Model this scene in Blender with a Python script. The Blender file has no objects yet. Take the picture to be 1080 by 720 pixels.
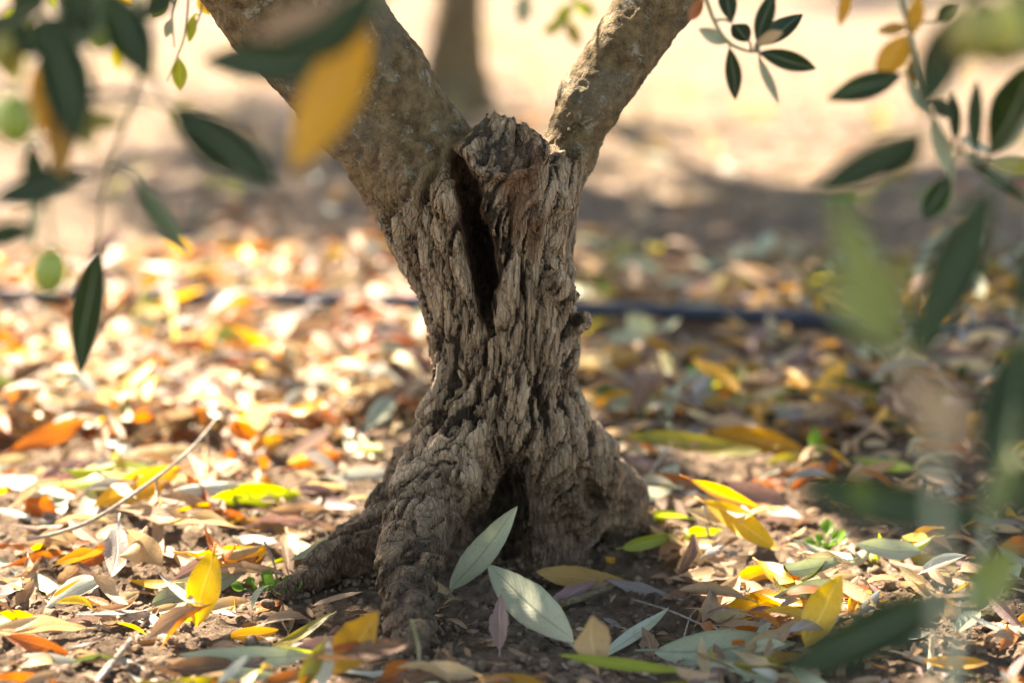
import bpy, math, random
import numpy as np
from mathutils import Vector, Matrix

random.seed(7)
rng = np.random.default_rng(11)
SC = bpy.context.scene
COL = SC.collection

# ------------------------------------------------------------------ camera model
PITCH = math.radians(10.6)
FPX = 2550.0                       # focal length in photo pixels (85 mm on a 36 mm wide frame)
CAM = np.array([0.0, 0.0, 0.51])
Fv = np.array([0, math.cos(PITCH), -math.sin(PITCH)])
Uv = np.array([0, math.sin(PITCH), math.cos(PITCH)])
Rv = np.array([1.0, 0, 0])

def ray(px, py):
    d = Fv * FPX + Rv * (px - 540) + Uv * (360 - py)
    return d / np.linalg.norm(d)

def at(px, py, Y):                 # the point of the vertical plane y = Y seen there
    d = ray(px, py)
    return CAM + d * (Y / d[1])

def gr(px, py, z=0.0):             # the point at height z seen there
    d = ray(px, py)
    return CAM + d * ((z - CAM[2]) / d[2])

def mpp(p):                        # metres per photo pixel at a point
    return float(np.dot(np.asarray(p) - CAM, Fv)) / FPX

def to_px(P):
    q = P - CAM
    dep = q @ Fv
    return 540 + FPX * (q @ Rv) / dep, 360 - FPX * (q @ Uv) / dep

SUN = np.array([-0.50, 0.52, 0.76])
SUN = SUN / np.linalg.norm(SUN)

# ------------------------------------------------------------------ numpy noise
def _h(ix, iy, iz, s):
    h = (ix.astype(np.uint32) * np.uint32(374761393)) ^ (iy.astype(np.uint32) * np.uint32(668265263)) ^ (iz.astype(np.uint32) * np.uint32(2147483647)) ^ np.uint32((s * 974711 + 12345) & 0xffffffff)
    h = (h ^ (h >> np.uint32(13))) * np.uint32(1274126177)
    h = (h ^ (h >> np.uint32(16))) * np.uint32(2246822519)
    return h ^ (h >> np.uint32(15))

def noise(x, y, z, s=0):           # gradient noise, about -1..1
    x, y, z = np.broadcast_arrays(np.asarray(x, np.float32), np.asarray(y, np.float32), np.asarray(z, np.float32))
    fx, fy, fz = np.floor(x), np.floor(y), np.floor(z)
    ix, iy, iz = fx.astype(np.int64), fy.astype(np.int64), fz.astype(np.int64)
    x, y, z = x - fx, y - fy, z - fz
    u, v, w = x*x*x*(x*(x*6-15)+10), y*y*y*(y*(y*6-15)+10), z*z*z*(z*(z*6-15)+10)
    def g(dx, dy, dz):
        h = _h(ix + dx, iy + dy, iz + dz, s)
        a = (h & np.uint32(1023)).astype(np.float32) / 511.5 - 1
        b = ((h >> np.uint32(10)) & np.uint32(1023)).astype(np.float32) / 511.5 - 1
        c = ((h >> np.uint32(20)) & np.uint32(1023)).astype(np.float32) / 511.5 - 1
        return a * (x - dx) + b * (y - dy) + c * (z - dz)
    x00 = g(0,0,0) + u * (g(1,0,0) - g(0,0,0)); x10 = g(0,1,0) + u * (g(1,1,0) - g(0,1,0))
    x01 = g(0,0,1) + u * (g(1,0,1) - g(0,0,1)); x11 = g(0,1,1) + u * (g(1,1,1) - g(0,1,1))
    y0 = x00 + v * (x10 - x00); y1 = x01 + v * (x11 - x01)
    return 1.25 * (y0 + w * (y1 - y0))

def fbm(x, y, z, o=4, s=0):
    r, a = 0, 1.0
    for k in range(o):
        r = r + a * noise(x * 2**k, y * 2**k, z * 2**k, s + k)
        a *= 0.5
    return r

def worley(x, y, z, s=0):          # F1, F2, random value of the nearest cell
    ix, iy, iz = np.floor(x).astype(np.int64), np.floor(y).astype(np.int64), np.floor(z).astype(np.int64)
    f1 = np.full(x.shape, 9.0, np.float32); f2 = f1.copy(); rid = np.zeros(x.shape, np.float32)
    for dx in (-1, 0, 1):
        for dy in (-1, 0, 1):
            for dz in (-1, 0, 1):
                h = _h(ix + dx, iy + dy, iz + dz, s)
                cx = ix + dx + (h & np.uint32(1023)) / np.float32(1023)
                cy = iy + dy + ((h >> np.uint32(10)) & np.uint32(1023)) / np.float32(1023)
                cz = iz + dz + ((h >> np.uint32(20)) & np.uint32(1023)) / np.float32(1023)
                d = np.sqrt((cx - x)**2 + (cy - y)**2 + (cz - z)**2).astype(np.float32)
                near = d < f1
                f2 = np.where(near, f1, np.minimum(f2, d))
                rid = np.where(near, ((h >> np.uint32(7)) & np.uint32(255)).astype(np.float32) / 255, rid)
                f1 = np.where(near, d, f1)
    return f1, f2, rid

def sstep(a, b, x):
    t = np.clip((x - a) / (b - a), 0, 1)
    return t * t * (3 - 2 * t)

# ------------------------------------------------------------------ object helpers
def prop(o, label=None, cat=None, group=None, kind=None):
    for k, v in (('label', label), ('category', cat), ('group', group), ('kind', kind)):
        if v: o[k] = v
    return o

def mesh_np(name, V, F, mats, parent=None, midx=None, smooth=True, attrs=None, uv=None):
    """V n x 3, F m x k (one size) -> linked mesh object"""
    V = np.ascontiguousarray(V, np.float32); F = np.ascontiguousarray(F, np.int32)
    me = bpy.data.meshes.new(name)
    m, k = F.shape
    me.vertices.add(len(V)); me.vertices.foreach_set('co', V.ravel())
    me.loops.add(m * k); me.loops.foreach_set('vertex_index', F.ravel())
    me.polygons.add(m)
    me.polygons.foreach_set('loop_start', np.arange(0, m * k, k, dtype=np.int32))
    me.polygons.foreach_set('use_smooth', np.full(m, smooth))
    if not isinstance(mats, (list, tuple)): mats = [mats]
    for mt in mats: me.materials.append(mt)
    if midx is not None: me.polygons.foreach_set('material_index', np.ascontiguousarray(midx, np.int32))
    if uv is not None:
        l = me.uv_layers.new(name='UVMap')
        l.data.foreach_set('uv', np.ascontiguousarray(uv[F.ravel()], np.float32).ravel())
    for n, a in (attrs or {}).items():
        at_ = me.attributes.new(n, 'FLOAT', 'POINT'); at_.data.foreach_set('value', np.ascontiguousarray(a, np.float32))
    me.update(calc_edges=True); me.validate()
    o = bpy.data.objects.new(name, me); COL.objects.link(o)
    if parent: o.parent = parent; o.matrix_parent_inverse = Matrix.Translation(-parent.location)
    return o

def thing(name, label, cat, loc=(0, 0, 0), group=None):
    o = bpy.data.objects.new(name, None); COL.objects.link(o)
    o.location = Vector([float(c) for c in loc]); o.empty_display_size = 0.05
    return prop(o, label, cat, group)

def join(parts):
    V, F, n = [], [], 0
    for v, f in parts:
        V.append(np.asarray(v)); F.append(np.asarray(f) + n); n += len(v)
    return np.concatenate(V), np.concatenate(F)

def tube(pts, rad, seg=8, jit=0.0, sub=1, cap=True):
    """quads round a polyline; sub>1 smooths it with Catmull-Rom"""
    P = np.asarray(pts, float); R = np.asarray(rad, float) * np.ones(len(P))
    if sub > 1 and len(P) > 2:
        Q = np.vstack([2*P[0]-P[1], P, 2*P[-1]-P[-2]]); out, ro = [], []
        for i in range(len(P) - 1):
            for t in np.arange(sub) / sub:
                a, b, c, d = Q[i], Q[i+1], Q[i+2], Q[i+3]
                out.append(0.5*((2*b)+(c-a)*t+(2*a-5*b+4*c-d)*t*t+(3*b-a-3*c+d)*t**3)); ro.append(R[i]+(R[i+1]-R[i])*t)
        out.append(P[-1]); ro.append(R[-1]); P, R = np.array(out), np.array(ro)
    n = len(P)
    T = np.gradient(P, axis=0); T /= np.linalg.norm(T, axis=1)[:, None] + 1e-9
    ref = np.array([0.0, 0, 1]) if abs(T[0][2]) < 0.9 else np.array([1.0, 0, 0])
    V = []
    N = np.cross(T[0], ref)
    for i in range(n):
        N = N - T[i] * np.dot(N, T[i]); N /= np.linalg.norm(N) + 1e-9
        B = np.cross(T[i], N)
        a = np.arange(seg) / seg * 2 * math.pi
        r = R[i] * (1 + jit * (rng.random(seg) - 0.5))
        V.append(P[i] + np.outer(np.cos(a) * r, N) + np.outer(np.sin(a) * r, B))
    V = np.concatenate(V); F = []
    for i in range(n - 1):
        for j in range(seg):
            k = (j + 1) % seg
            F.append((i*seg+j, i*seg+k, (i+1)*seg+k, (i+1)*seg+j))
    if cap:
        V = np.vstack([V, P[0], P[-1]]); a, b = len(V) - 2, len(V) - 1
        for j in range(0, seg, 2):
            F.append((a, (j+2) % seg, j+1, j)); F.append((b, (n-1)*seg+j, (n-1)*seg+j+1, (n-1)*seg+(j+2) % seg))
    return V, np.array(F)

# ------------------------------------------------------------------ materials
def nt(name):
    m = bpy.data.materials.new(name); m.use_nodes = True
    t = m.node_tree; t.nodes.clear()
    return m, t

class NB:
    def __init__(s, t): s.t = t
    def n(s, typ, **kw):
        x = s.t.nodes.new(typ)
        for k, v in kw.items(): setattr(x, k, v)
        return x
    def link(s, a, b): s.t.links.new(a, b)
    def set(s, sock, v):
        if hasattr(v, 'is_output'): s.t.links.new(v, sock)
        else: sock.default_value = v
    def math(s, op, a, b=0.0, c=None):
        x = s.n('ShaderNodeMath', operation=op)
        s.set(x.inputs[0], a); s.set(x.inputs[1], b)
        if c is not None: s.set(x.inputs[2], c)
        return x.outputs[0]
    def mix(s, f, a, b, blend='MIX'):
        x = s.n('ShaderNodeMix', data_type='RGBA', blend_type=blend)
        s.set(x.inputs[0], f)
        s.set(x.inputs[6], a if hasattr(a, 'is_output') else (*a, 1)); s.set(x.inputs[7], b if hasattr(b, 'is_output') else (*b, 1))
        return x.outputs[2]
    def noise(s, vec, scale, detail=4, rough=0.55, dist=0.0):
        x = s.n('ShaderNodeTexNoise'); s.set(x.inputs['Vector'], vec)
        x.inputs['Scale'].default_value = scale; x.inputs['Detail'].default_value = detail
        x.inputs['Roughness'].default_value = rough; x.inputs['Distortion'].default_value = dist
        return x.outputs['Fac']
    def vor(s, vec, scale, feature='F1', out='Distance', rnd=1.0):
        x = s.n('ShaderNodeTexVoronoi', feature=feature); s.set(x.inputs['Vector'], vec)
        x.inputs['Scale'].default_value = scale; x.inputs['Randomness'].default_value = rnd
        return x.outputs[out]
    def ramp(s, f, a, b):           # 0..1 between a and b
        x = s.n('ShaderNodeMapRange'); s.set(x.inputs[0], f)
        x.inputs[1].default_value = a; x.inputs[2].default_value = b
        return x.outputs[0]
    def mapping(s, vec, scale=(1, 1, 1), rot=(0, 0, 0)):
        x = s.n('ShaderNodeMapping'); s.set(x.inputs[0], vec)
        x.inputs['Scale'].default_value = scale; x.inputs['Rotation'].default_value = rot
        return x.outputs[0]
    def bump(s, h, strength, dist, normal=None):
        x = s.n('ShaderNodeBump'); s.set(x.inputs['Height'], h)
        x.inputs['Strength'].default_value = strength; x.inputs['Distance'].default_value = dist
        if normal is not None: s.link(normal, x.inputs['Normal'])
        return x.outputs[0]

def leaf_mat(name, front, back, rough=0.5, trans=0.35, dry=0.0, spots=0.3, vary=0.25, tcol=None, spec=0.5):
    m, t = nt(name); b = NB(t)
    uv = b.n('ShaderNodeUVMap').outputs[0]
    sep = b.n('ShaderNodeSeparateXYZ'); b.link(uv, sep.inputs[0])
    geo = b.n('ShaderNodeNewGeometry'); oi = b.n('ShaderNodeObjectInfo')
    pos = geo.outputs['Position']
    u, v = sep.outputs[0], sep.outputs[1]
    rib = b.math('ABSOLUTE', b.math('SUBTRACT', v, 0.5))
    ribm = b.math('SUBTRACT', 1.0, b.ramp(rib, 0.015, 0.05))
    c = b.mix(geo.outputs['Backfacing'], front, back)
    nz = b.noise(pos, 55, 4, 0.6)
    isl = geo.outputs['Random Per Island']
    rv = b.math('FRACT', b.math('ADD', oi.outputs['Random'], isl))
    val = b.math('ADD', 1 - vary, b.math('MULTIPLY', b.math('ADD', nz, rv), vary))
    hs = b.n('ShaderNodeHueSaturation'); b.link(c, hs.inputs['Color']); b.link(val, hs.inputs['Value'])
    b.link(b.math('ADD', 0.49, b.math('MULTIPLY', rv, 0.02)), hs.inputs['Hue'])
    c = hs.outputs[0]
    # blotches and specks of age
    blot = b.ramp(b.noise(pos, 110, 3, 0.6), 0.56, 0.68)
    dk = tuple(x * 0.45 for x in front)
    c = b.mix(b.math('MULTIPLY', blot, spots), c, (dk[0] + 0.03, dk[1] + 0.012, dk[2]))
    sp = b.math('SUBTRACT', 1.0, b.ramp(b.vor(pos, 260), 0.10, 0.22))
    c = b.mix(b.math('MULTIPLY', sp, spots * 0.8), c, (0.05, 0.03, 0.015))
    # tip and margin drying
    edge = b.ramp(b.math('ADD', rib, b.math('MULTIPLY', nz, 0.08)), 0.44, 0.56)
    c = b.mix(b.math('MULTIPLY', edge, 0.35), c, tuple(0.6 * x + 0.04 for x in back))
    c = b.mix(b.math('MULTIPLY', ribm, 0.45), c, tuple(min(1, x * 1.5 + 0.06) for x in back))
    # veins: slanting ridges each side of the midrib
    ang = b.math('SINE', b.math('MULTIPLY', b.math('SUBTRACT', u, b.math('MULTIPLY', rib, 0.35)), 130.0))
    h = b.math('ADD', b.math('MULTIPLY', ang, 0.10 + 0.15 * dry), b.math('MULTIPLY', ribm, -0.8))
    h = b.math('ADD', h, b.math('MULTIPLY', b.noise(pos, 420, 3), 0.5 + dry))
    bn = b.bump(h, 0.35 + 0.3 * dry, 0.0012)
    p = b.n('ShaderNodeBsdfPrincipled')
    b.link(c, p.inputs['Base Color']); p.inputs['Roughness'].default_value = rough
    p.inputs['Specular IOR Level'].default_value = spec; b.link(bn, p.inputs['Normal'])
    tr = b.n('ShaderNodeBsdfTranslucent'); b.link(bn, tr.inputs['Normal'])
    tc = b.mix(0.55, c, tcol or front)
    hs2 = b.n('ShaderNodeHueSaturation'); b.link(tc, hs2.inputs['Color']); hs2.inputs['Saturation'].default_value = 1.15
    hs2.inputs['Value'].default_value = 1.25; b.link(hs2.outputs[0], tr.inputs['Color'])
    mx = b.n('ShaderNodeMixShader'); mx.inputs[0].default_value = trans
    b.link(p.outputs[0], mx.inputs[1]); b.link(tr.outputs[0], mx.inputs[2])
    o = b.n('ShaderNodeOutputMaterial'); b.link(mx.outputs[0], o.inputs[0])
    return m

LM = {
    'green':  leaf_mat('olive_leaf_green', (.014, .027, .011), (.14, .18, .11), .55, .10, 0, .15, .25, (.14, .22, .02), .2),
    'silver': leaf_mat('olive_leaf_underside', (.36, .37, .25), (.05, .075, .03), .55, .15, .1, .30, .22, (.25, .32, .10)),
    'white':  leaf_mat('bleached_leaf', (.46, .46, .385), (.38, .355, .28), .5, .25, .2, .15, .18),
    'pale':   leaf_mat('pale_green_young_leaf', (.20, .23, .07), (.26, .29, .13), .5, .28, 0, .1, .2, (.22, .27, .05)),
    'lime':   leaf_mat('yellow_green_leaf', (.26, .30, .035), (.34, .36, .14), .42, .4, 0, .25, .2, (.45, .50, .02)),
    'yellow': leaf_mat('yellow_leaf', (.64, .39, .04), (.58, .40, .12), .42, .4, .1, .35, .2, (.80, .48, .02)),
    'gold':   leaf_mat('golden_leaf', (.56, .28, .02), (.52, .30, .08), .42, .38, .1, .4, .22, (.75, .36, .01)),
    'ochre':  leaf_mat('ochre_leaf', (.36, .19, .03), (.36, .22, .08), .45, .3, .2, .45, .25),
    'cream':  leaf_mat('cream_leaf', (.50, .365, .20), (.46, .35, .215), .5, .32, .4, .35, .2),
    'tan':    leaf_mat('tan_dry_leaf', (.37, .24, .14), (.42, .30, .20), .55, .25, .7, .4, .28),
    'brown':  leaf_mat('brown_dry_leaf', (.19, .10, .05), (.27, .17, .10), .55, .22, .7, .4, .3),
    'rust':   leaf_mat('rusty_leaf', (.37, .12, .03), (.40, .17, .06), .5, .3, .6, .4, .28, (.60, .16, .02)),
    'grey':   leaf_mat('grey_dry_leaf', (.30, .255, .225), (.35, .31, .27), .6, .2, .7, .3, .22),
    'mauve':  leaf_mat('mauve_brown_leaf', (.25, .15, .125), (.34, .25, .20), .5, .22, .5, .3, .25),
    'olive':  leaf_mat('olive_yellow_leaf', (.22, .19, .035), (.30, .27, .10), .45, .32, .1, .3, .25, (.40, .34, .02)),
}

def bark_mat(name, kind='trunk'):
    m, t = nt(name); b = NB(t)
    pos = b.n('ShaderNodeNewGeometry').outputs['Position']
    def attr(n):
        return b.n('ShaderNodeAttribute', attribute_name=n).outputs['Fac']
    n1 = b.noise(pos, 18, 5, 0.6); n2 = b.noise(pos, 90, 5, 0.65)
    grain = b.mapping(pos, (1, 1, 0.16), (0, math.radians(-16), 0))
    ng = b.noise(grain, 120, 5, 0.65); ng2 = b.noise(grain, 420, 4, 0.6)
    plate = attr('plate') if kind == 'trunk' else n1
    f = b.ramp(b.math('ADD', b.math('MULTIPLY', ng, 0.6), b.math('MULTIPLY', n1, 0.4)), 0.34, 0.66)
    f = b.math('MULTIPLY_ADD', b.ramp(ng2, .3, .7), .35, b.math('MULTIPLY', f, .75))
    c = b.mix(f, (.100, .056, .030), (.60, .43, .275))
    c = b.mix(b.math('MULTIPLY', b.ramp(plate, 0.5, 0.95), 0.55), c, (.60, .455, .315))
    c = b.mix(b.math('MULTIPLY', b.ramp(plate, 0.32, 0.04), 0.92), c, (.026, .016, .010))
    c = b.mix(b.math('MULTIPLY', b.ramp(b.noise(pos, 30, 3), 0.55, 0.72), 0.5), c, (.165, .095, .055))
    # young bark of the limbs: olive brown with pale lichen
    lim = b.mix(b.ramp(n2, 0.35, 0.68), (.085, .054, .024), (.27, .19, .095))
    lim = b.mix(b.math('MULTIPLY', b.ramp(n1, 0.5, 0.62), 0.55), lim, (.15, .14, .105))
    lich = b.ramp(b.noise(pos, 60, 5, 0.75, 0.4), 0.57, 0.63)
    lim = b.mix(b.math('MULTIPLY', lich, 0.7), lim, (.33, .33, .27))
    if kind == 'trunk':
        c = b.mix(attr('limb'), c, lim)
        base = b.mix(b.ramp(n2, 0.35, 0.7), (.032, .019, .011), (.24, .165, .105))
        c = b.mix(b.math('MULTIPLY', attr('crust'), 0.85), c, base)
        wood = b.mix(b.ramp(ng, 0.35, 0.65), (.12, .055, .028), (.34, .19, .105))
        c = b.mix(attr('wood'), c, wood)
        cut = b.mix(b.ramp(n2, .4, .6), (.070, .052, .038), (.17, .135, .10))
        c = b.mix(b.math('MULTIPLY', attr('cut'), .5), c, cut)
        c = b.mix(attr('slit_shade'), c, (.022, .012, .007))  # painted shade: deep inside of the slit coloured near black
    else:
        c = lim
    h = b.math('ADD', b.math('MULTIPLY', ng2, 0.5 if kind == 'trunk' else 0.1), b.math('MULTIPLY', n2, 0.9))
    vo = b.vor(grain, 230, 'DISTANCE_TO_EDGE'); v3 = b.vor(pos, 210, 'DISTANCE_TO_EDGE')
    k = b.math('SUBTRACT', 1.0, attr('limb')) if kind == 'trunk' else 0.0
    h = b.math('ADD', h, b.math('MULTIPLY', b.math('MULTIPLY', b.ramp(vo, 0.0, 0.12), 0.45), k))
    h = b.math('ADD', h, b.math('MULTIPLY', b.ramp(v3, 0.0, 0.10), 0.08))
    h = b.math('ADD', h, b.math('MULTIPLY', b.noise(pos, 500, 3), 0.35))

    h = b.math('ADD', h, b.math('MULTIPLY', b.noise(grain, 900, 2), .25))
    bn = b.bump(h, 1.0, 0.0062)
    p = b.n('ShaderNodeBsdfPrincipled'); b.link(c, p.inputs['Base Color'])
    p.inputs['Roughness'].default_value = 0.82; p.inputs['Specular IOR Level'].default_value = 0.25
    b.link(bn, p.inputs['Normal'])
    o = b.n('ShaderNodeOutputMaterial'); b.link(p.outputs[0], o.inputs[0])
    return m

def soil_mat():
    m, t = nt('soil'); b = NB(t)
    pos = b.n('ShaderNodeNewGeometry').outputs['Position']
    sep = b.n('ShaderNodeSeparateXYZ'); b.link(pos, sep.inputs[0])
    n1 = b.noise(pos, 9, 6, 0.6); n2 = b.noise(pos, 70, 6, 0.7); n3 = b.noise(pos, 1.4, 4, 0.55)
    c = b.mix(b.ramp(n2, 0.32, 0.7), (.085, .056, .036), (.30, .215, .145))
    c = b.mix(b.math('MULTIPLY', b.ramp(n1, 0.45, 0.7), 0.5), c, (.13, .086, .056))
    # farther off: dry, paler ground with bleached straw between
    straw = b.mix(b.ramp(b.noise(pos, 14, 5, 0.65), 0.38, 0.62), (.11, .074, .052), (.31, .225, .16))
    straw = b.mix(b.math('MULTIPLY', b.ramp(n3, 0.5, 0.7), 0.5), straw, (.28, .22, .11))
    far = b.ramp(b.math('ADD', sep.outputs[1], b.math('MULTIPLY', n3, 1.2)), 3.0, 5.2)
    c = b.mix(far, c, straw)
    h = b.math('ADD', b.math('MULTIPLY', n2, 1.0), b.math('MULTIPLY', b.noise(pos, 260, 5, 0.7), 0.7))
    bn = b.bump(h, 1.0, 0.010)
    p = b.n('ShaderNodeBsdfPrincipled'); b.link(c, p.inputs['Base Color'])
    p.inputs['Roughness'].default_value = 0.95; p.inputs['Specular IOR Level'].default_value = 0.12
    b.link(bn, p.inputs['Normal'])
    o = b.n('ShaderNodeOutputMaterial'); b.link(p.outputs[0], o.inputs[0])
    return m

def plain_mat(name, c1, c2, rough, scale=60, bump=0.3, spec=0.4, trans=0.0, dist=0.002, stretch=(1, 1, 1)):
    m, t = nt(name); b = NB(t)
    pos = b.mapping(b.n('ShaderNodeNewGeometry').outputs['Position'], stretch)
    n = b.noise(pos, scale, 5, 0.6)
    c = b.mix(b.ramp(n, 0.35, 0.65), c1, c2)
    p = b.n('ShaderNodeBsdfPrincipled'); b.link(c, p.inputs['Base Color'])
    p.inputs['Roughness'].default_value = rough; p.inputs['Specular IOR Level'].default_value = spec
    b.link(b.bump(b.noise(pos, scale * 3, 4), bump, dist), p.inputs['Normal'])
    o = b.n('ShaderNodeOutputMaterial')
    if trans:
        tr = b.n('ShaderNodeBsdfTranslucent'); b.link(c, tr.inputs[0])
        mx = b.n('ShaderNodeMixShader'); mx.inputs[0].default_value = trans
        b.link(p.outputs[0], mx.inputs[1]); b.link(tr.outputs[0], mx.inputs[2]); b.link(mx.outputs[0], o.inputs[0])
    else: b.link(p.outputs[0], o.inputs[0])
    return m

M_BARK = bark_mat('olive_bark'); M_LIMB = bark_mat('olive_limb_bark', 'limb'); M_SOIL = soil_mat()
M_CLOD = plain_mat('soil_clod', (.10, .067, .044), (.27, .195, .135), .95, 160, .8, .1)
M_TWIG = plain_mat('olive_twig', (.20, .15, .10), (.34, .28, .21), .7, 160, .5, .3)
M_STEM = plain_mat('young_olive_stem', (.22, .20, .10), (.33, .30, .19), .6, 160, .3, .3)
M_PALE = plain_mat('pale_green_stem', (.33, .36, .24), (.40, .42, .30), .6, 160, .3, .3)
M_STICK = plain_mat('dry_stick', (.24, .19, .15), (.42, .35, .28), .8, 180, .6, .2)
M_PALESTICK = plain_mat('bleached_stick', (.50, .44, .33), (.64, .57, .44), .75, 180, .5, .2)
M_HOSE = plain_mat('irrigation_pipe_plastic', (.012, .020, .038), (.026, .040, .066), .3, 30, .15, .5)
M_OLIVE = plain_mat('green_olive_skin', (.27, .35, .05), (.36, .42, .09), .35, 90, .05, .5, .15)
M_OLIVE2 = plain_mat('ripening_olive_skin', (.26, .24, .05), (.36, .32, .08), .35, 60, .05, .5, .12)
M_OLIVE3 = plain_mat('yellow_green_olive_skin', (.45, .42, .06), (.52, .50, .10), .35, 60, .05, .5, .15)
M_WEED = plain_mat('weed_leaf', (.10, .22, .02), (.18, .33, .04), .45, 80, .2, .4, .4)
M_STRAW = plain_mat('yellow_grass_blade', (.46, .44, .06), (.60, .55, .16), .5, 80, .2, .3, .4)

# ------------------------------------------------------------------ ground
TX, TY = float(at(540, 555, 1.85)[0]), 1.85

def gh(x, y):
    x = np.asarray(x, float); y = np.asarray(y, float)
    near = 1.0 / (1.0 + ((y - 1.9) / 1.6) ** 4)
    h = 0.030 * noise(x * 1.6, y * 1.6, 0.3, 3) * (0.5 + 0.5 * near) + 0.012 * noise(x * 6, y * 6, 1.3, 4)
    # clods: billowy lumps
    h = h + 0.0075 * (0.5 - np.abs(noise(x * 22, y * 22, 2.1, 5))) + 0.0050 * (0.5 - np.abs(noise(x * 55, y * 55, 3.3, 6)))
    h = h + 0.0030 * noise(x * 95, y * 95, 0.7, 8) + 0.0024 * noise(x * 210, y * 210, 0.2, 9)
    return h - 0.012 - 0.012 * np.exp(-(((x - TX) / .25) ** 2 + ((y - TY + .08) / .25) ** 2))

def axis(lo, hi, step, lo2, hi2, g=1.09):
    a = list(np.arange(lo, hi, step)); s = step
    while a[-1] < hi2: s *= g; a.append(a[-1] + s)
    s = step
    while a[0] > lo2: s *= g; a.insert(0, a[0] - s)
    return np.array(a)

gx = axis(-0.48, 0.48, 0.0023, -70, 70); gy = axis(1.42, 2.15, 0.0023, -40, 110, 1.05)
X, Y = np.meshgrid(gx, gy)
Z = gh(X, Y)
nx, ny = len(gx), len(gy)
I = np.arange(nx * ny).reshape(ny, nx)
Fq = np.stack([I[:-1, :-1], I[:-1, 1:], I[1:, 1:], I[1:, :-1]], -1).reshape(-1, 4)
prop(mesh_np('ground', np.stack([X, Y, Z], -1).reshape(-1, 3), Fq, M_SOIL), kind='structure')

# ------------------------------------------------------------------ main trunk (implicit surface)
def smin(a, b, k):
    h = np.clip(0.5 + 0.5 * (b - a) / k, 0, 1)
    return b + (a - b) * h - k * h * (1 - h)
def smax(a, b, k): return -smin(-a, -b, k)

def cone(P, a, b, ra, rb, sy=1.0):
    a = np.asarray(a, float) * (1, sy, 1); b = np.asarray(b, float) * (1, sy, 1); Q = P * np.array([1, sy, 1])
    ab = b - a; t = np.clip(((Q - a) @ ab) / (ab @ ab), 0, 1)
    return np.linalg.norm(Q - a - t[:, None] * ab, axis=1) - (ra + (rb - ra) * t)

ROWS = [(60, 500, 560), (120, 480, 590), (160, 455, 604), (200, 428, 606), (225, 418, 602), (260, 427, 598), (300, 443, 604), (330, 450, 608), (370, 456, 606),
        (410, 457, 604), (440, 454, 610), (470, 452, 612), (500, 454, 616), (540, 458, 618), (640, 462, 620)]
_zz, _cc, _hw = [], [], []
for py, L, R_ in ROWS:
    p = at((L + R_) / 2, py, TY); _zz.append(p[2]); _cc.append(p[0]); _hw.append((R_ - L) / 2 * mpp(p))
_o = np.argsort(_zz); _zz = np.array(_zz)[_o]; _cc = np.array(_cc)[_o]; _hw = np.array(_hw)[_o]
Z_TOP = at(530, 128, TY)[2]

def A(px, py, Y): return at(px, py, Y)
LIMB_L = [(A(478, 262, 1.85), .040), (A(440, 172, 1.85), .047), (A(388, 100, 1.845), .050), (A(309, 0, 1.835), .055), (A(232, -100, 1.825), .054)]
LIMB_R = [(A(570, 240, 1.855), .020), (A(598, 165, 1.86), .0215), (A(626, 100, 1.865), .024), (A(692, 0, 1.88), .029), (A(752, -95, 1.895), .029)]
ROOTS = [
    [(A(585, 450, 1.855), .029), (A(618, 492, 1.885), .028), (A(644, 528, 1.915), .028), (A(662, 562, 1.93), .024)],
    [(A(598, 478, 1.83), .017), (A(608, 512, 1.86), .020), (A(614, 552, 1.885), .017)],
    [(A(478, 455, 1.82), .028), (A(462, 510, 1.80), .031), (A(440, 565, 1.755), .028), (A(430, 618, 1.70), .0245), (A(431, 650, 1.65), .0195), (A(442, 690, 1.60), .009)],
    [(A(470, 480, 1.84), .028), (A(432, 530, 1.85), .026), (A(388, 574, 1.82), .021), (A(345, 597, 1.79), .0155), (A(302, 622, 1.765), .009)],
    [(A(445, 490, 1.88), .026), (A(420, 535, 1.90), .020), (A(400, 560, 1.92), .014)],
    [(A(560, 480, 1.90), .035), (A(590, 540, 1.97), .028), (A(610, 560, 2.05), .013)],
    [(A(520, 490, 1.90), .035), (A(490, 540, 1.98), .024), (A(470, 560, 2.06), .010)],
]
SLIT = [(A(485, 172, 1.80), .0060), (A(491, 200, 1.80), .0105), (A(497, 232, 1.80), .0085), (A(507, 265, 1.80), .0115), (A(514, 300, 1.80), .0095), (A(512, 330, 1.80), .0035), (A(520, 352, 1.80), .0012)]
HOLL = [(A(556, 466, 1.79), .003), (A(552, 500, 1.80), .010), (A(541, 540, 1.815), .021), (A(524, 585, 1.81), .028)]
SHALLOW = [(A(602, 470, 1.80), .002), (A(618, 505, 1.83), .006), (A(630, 535, 1.86), .011)]

def chain(P, C, k=0.0, sy=1.0):
    d = None
    for (a, ra), (b, rb) in zip(C[:-1], C[1:]):
        e = cone(P, a, b, ra, rb, sy)
        d = e if d is None else (smin(d, e, k) if k else np.minimum(d, e))
    return d

def lump_(x, y, z): return noise(x * 45, y * 45, z * 45, 66)

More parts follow.
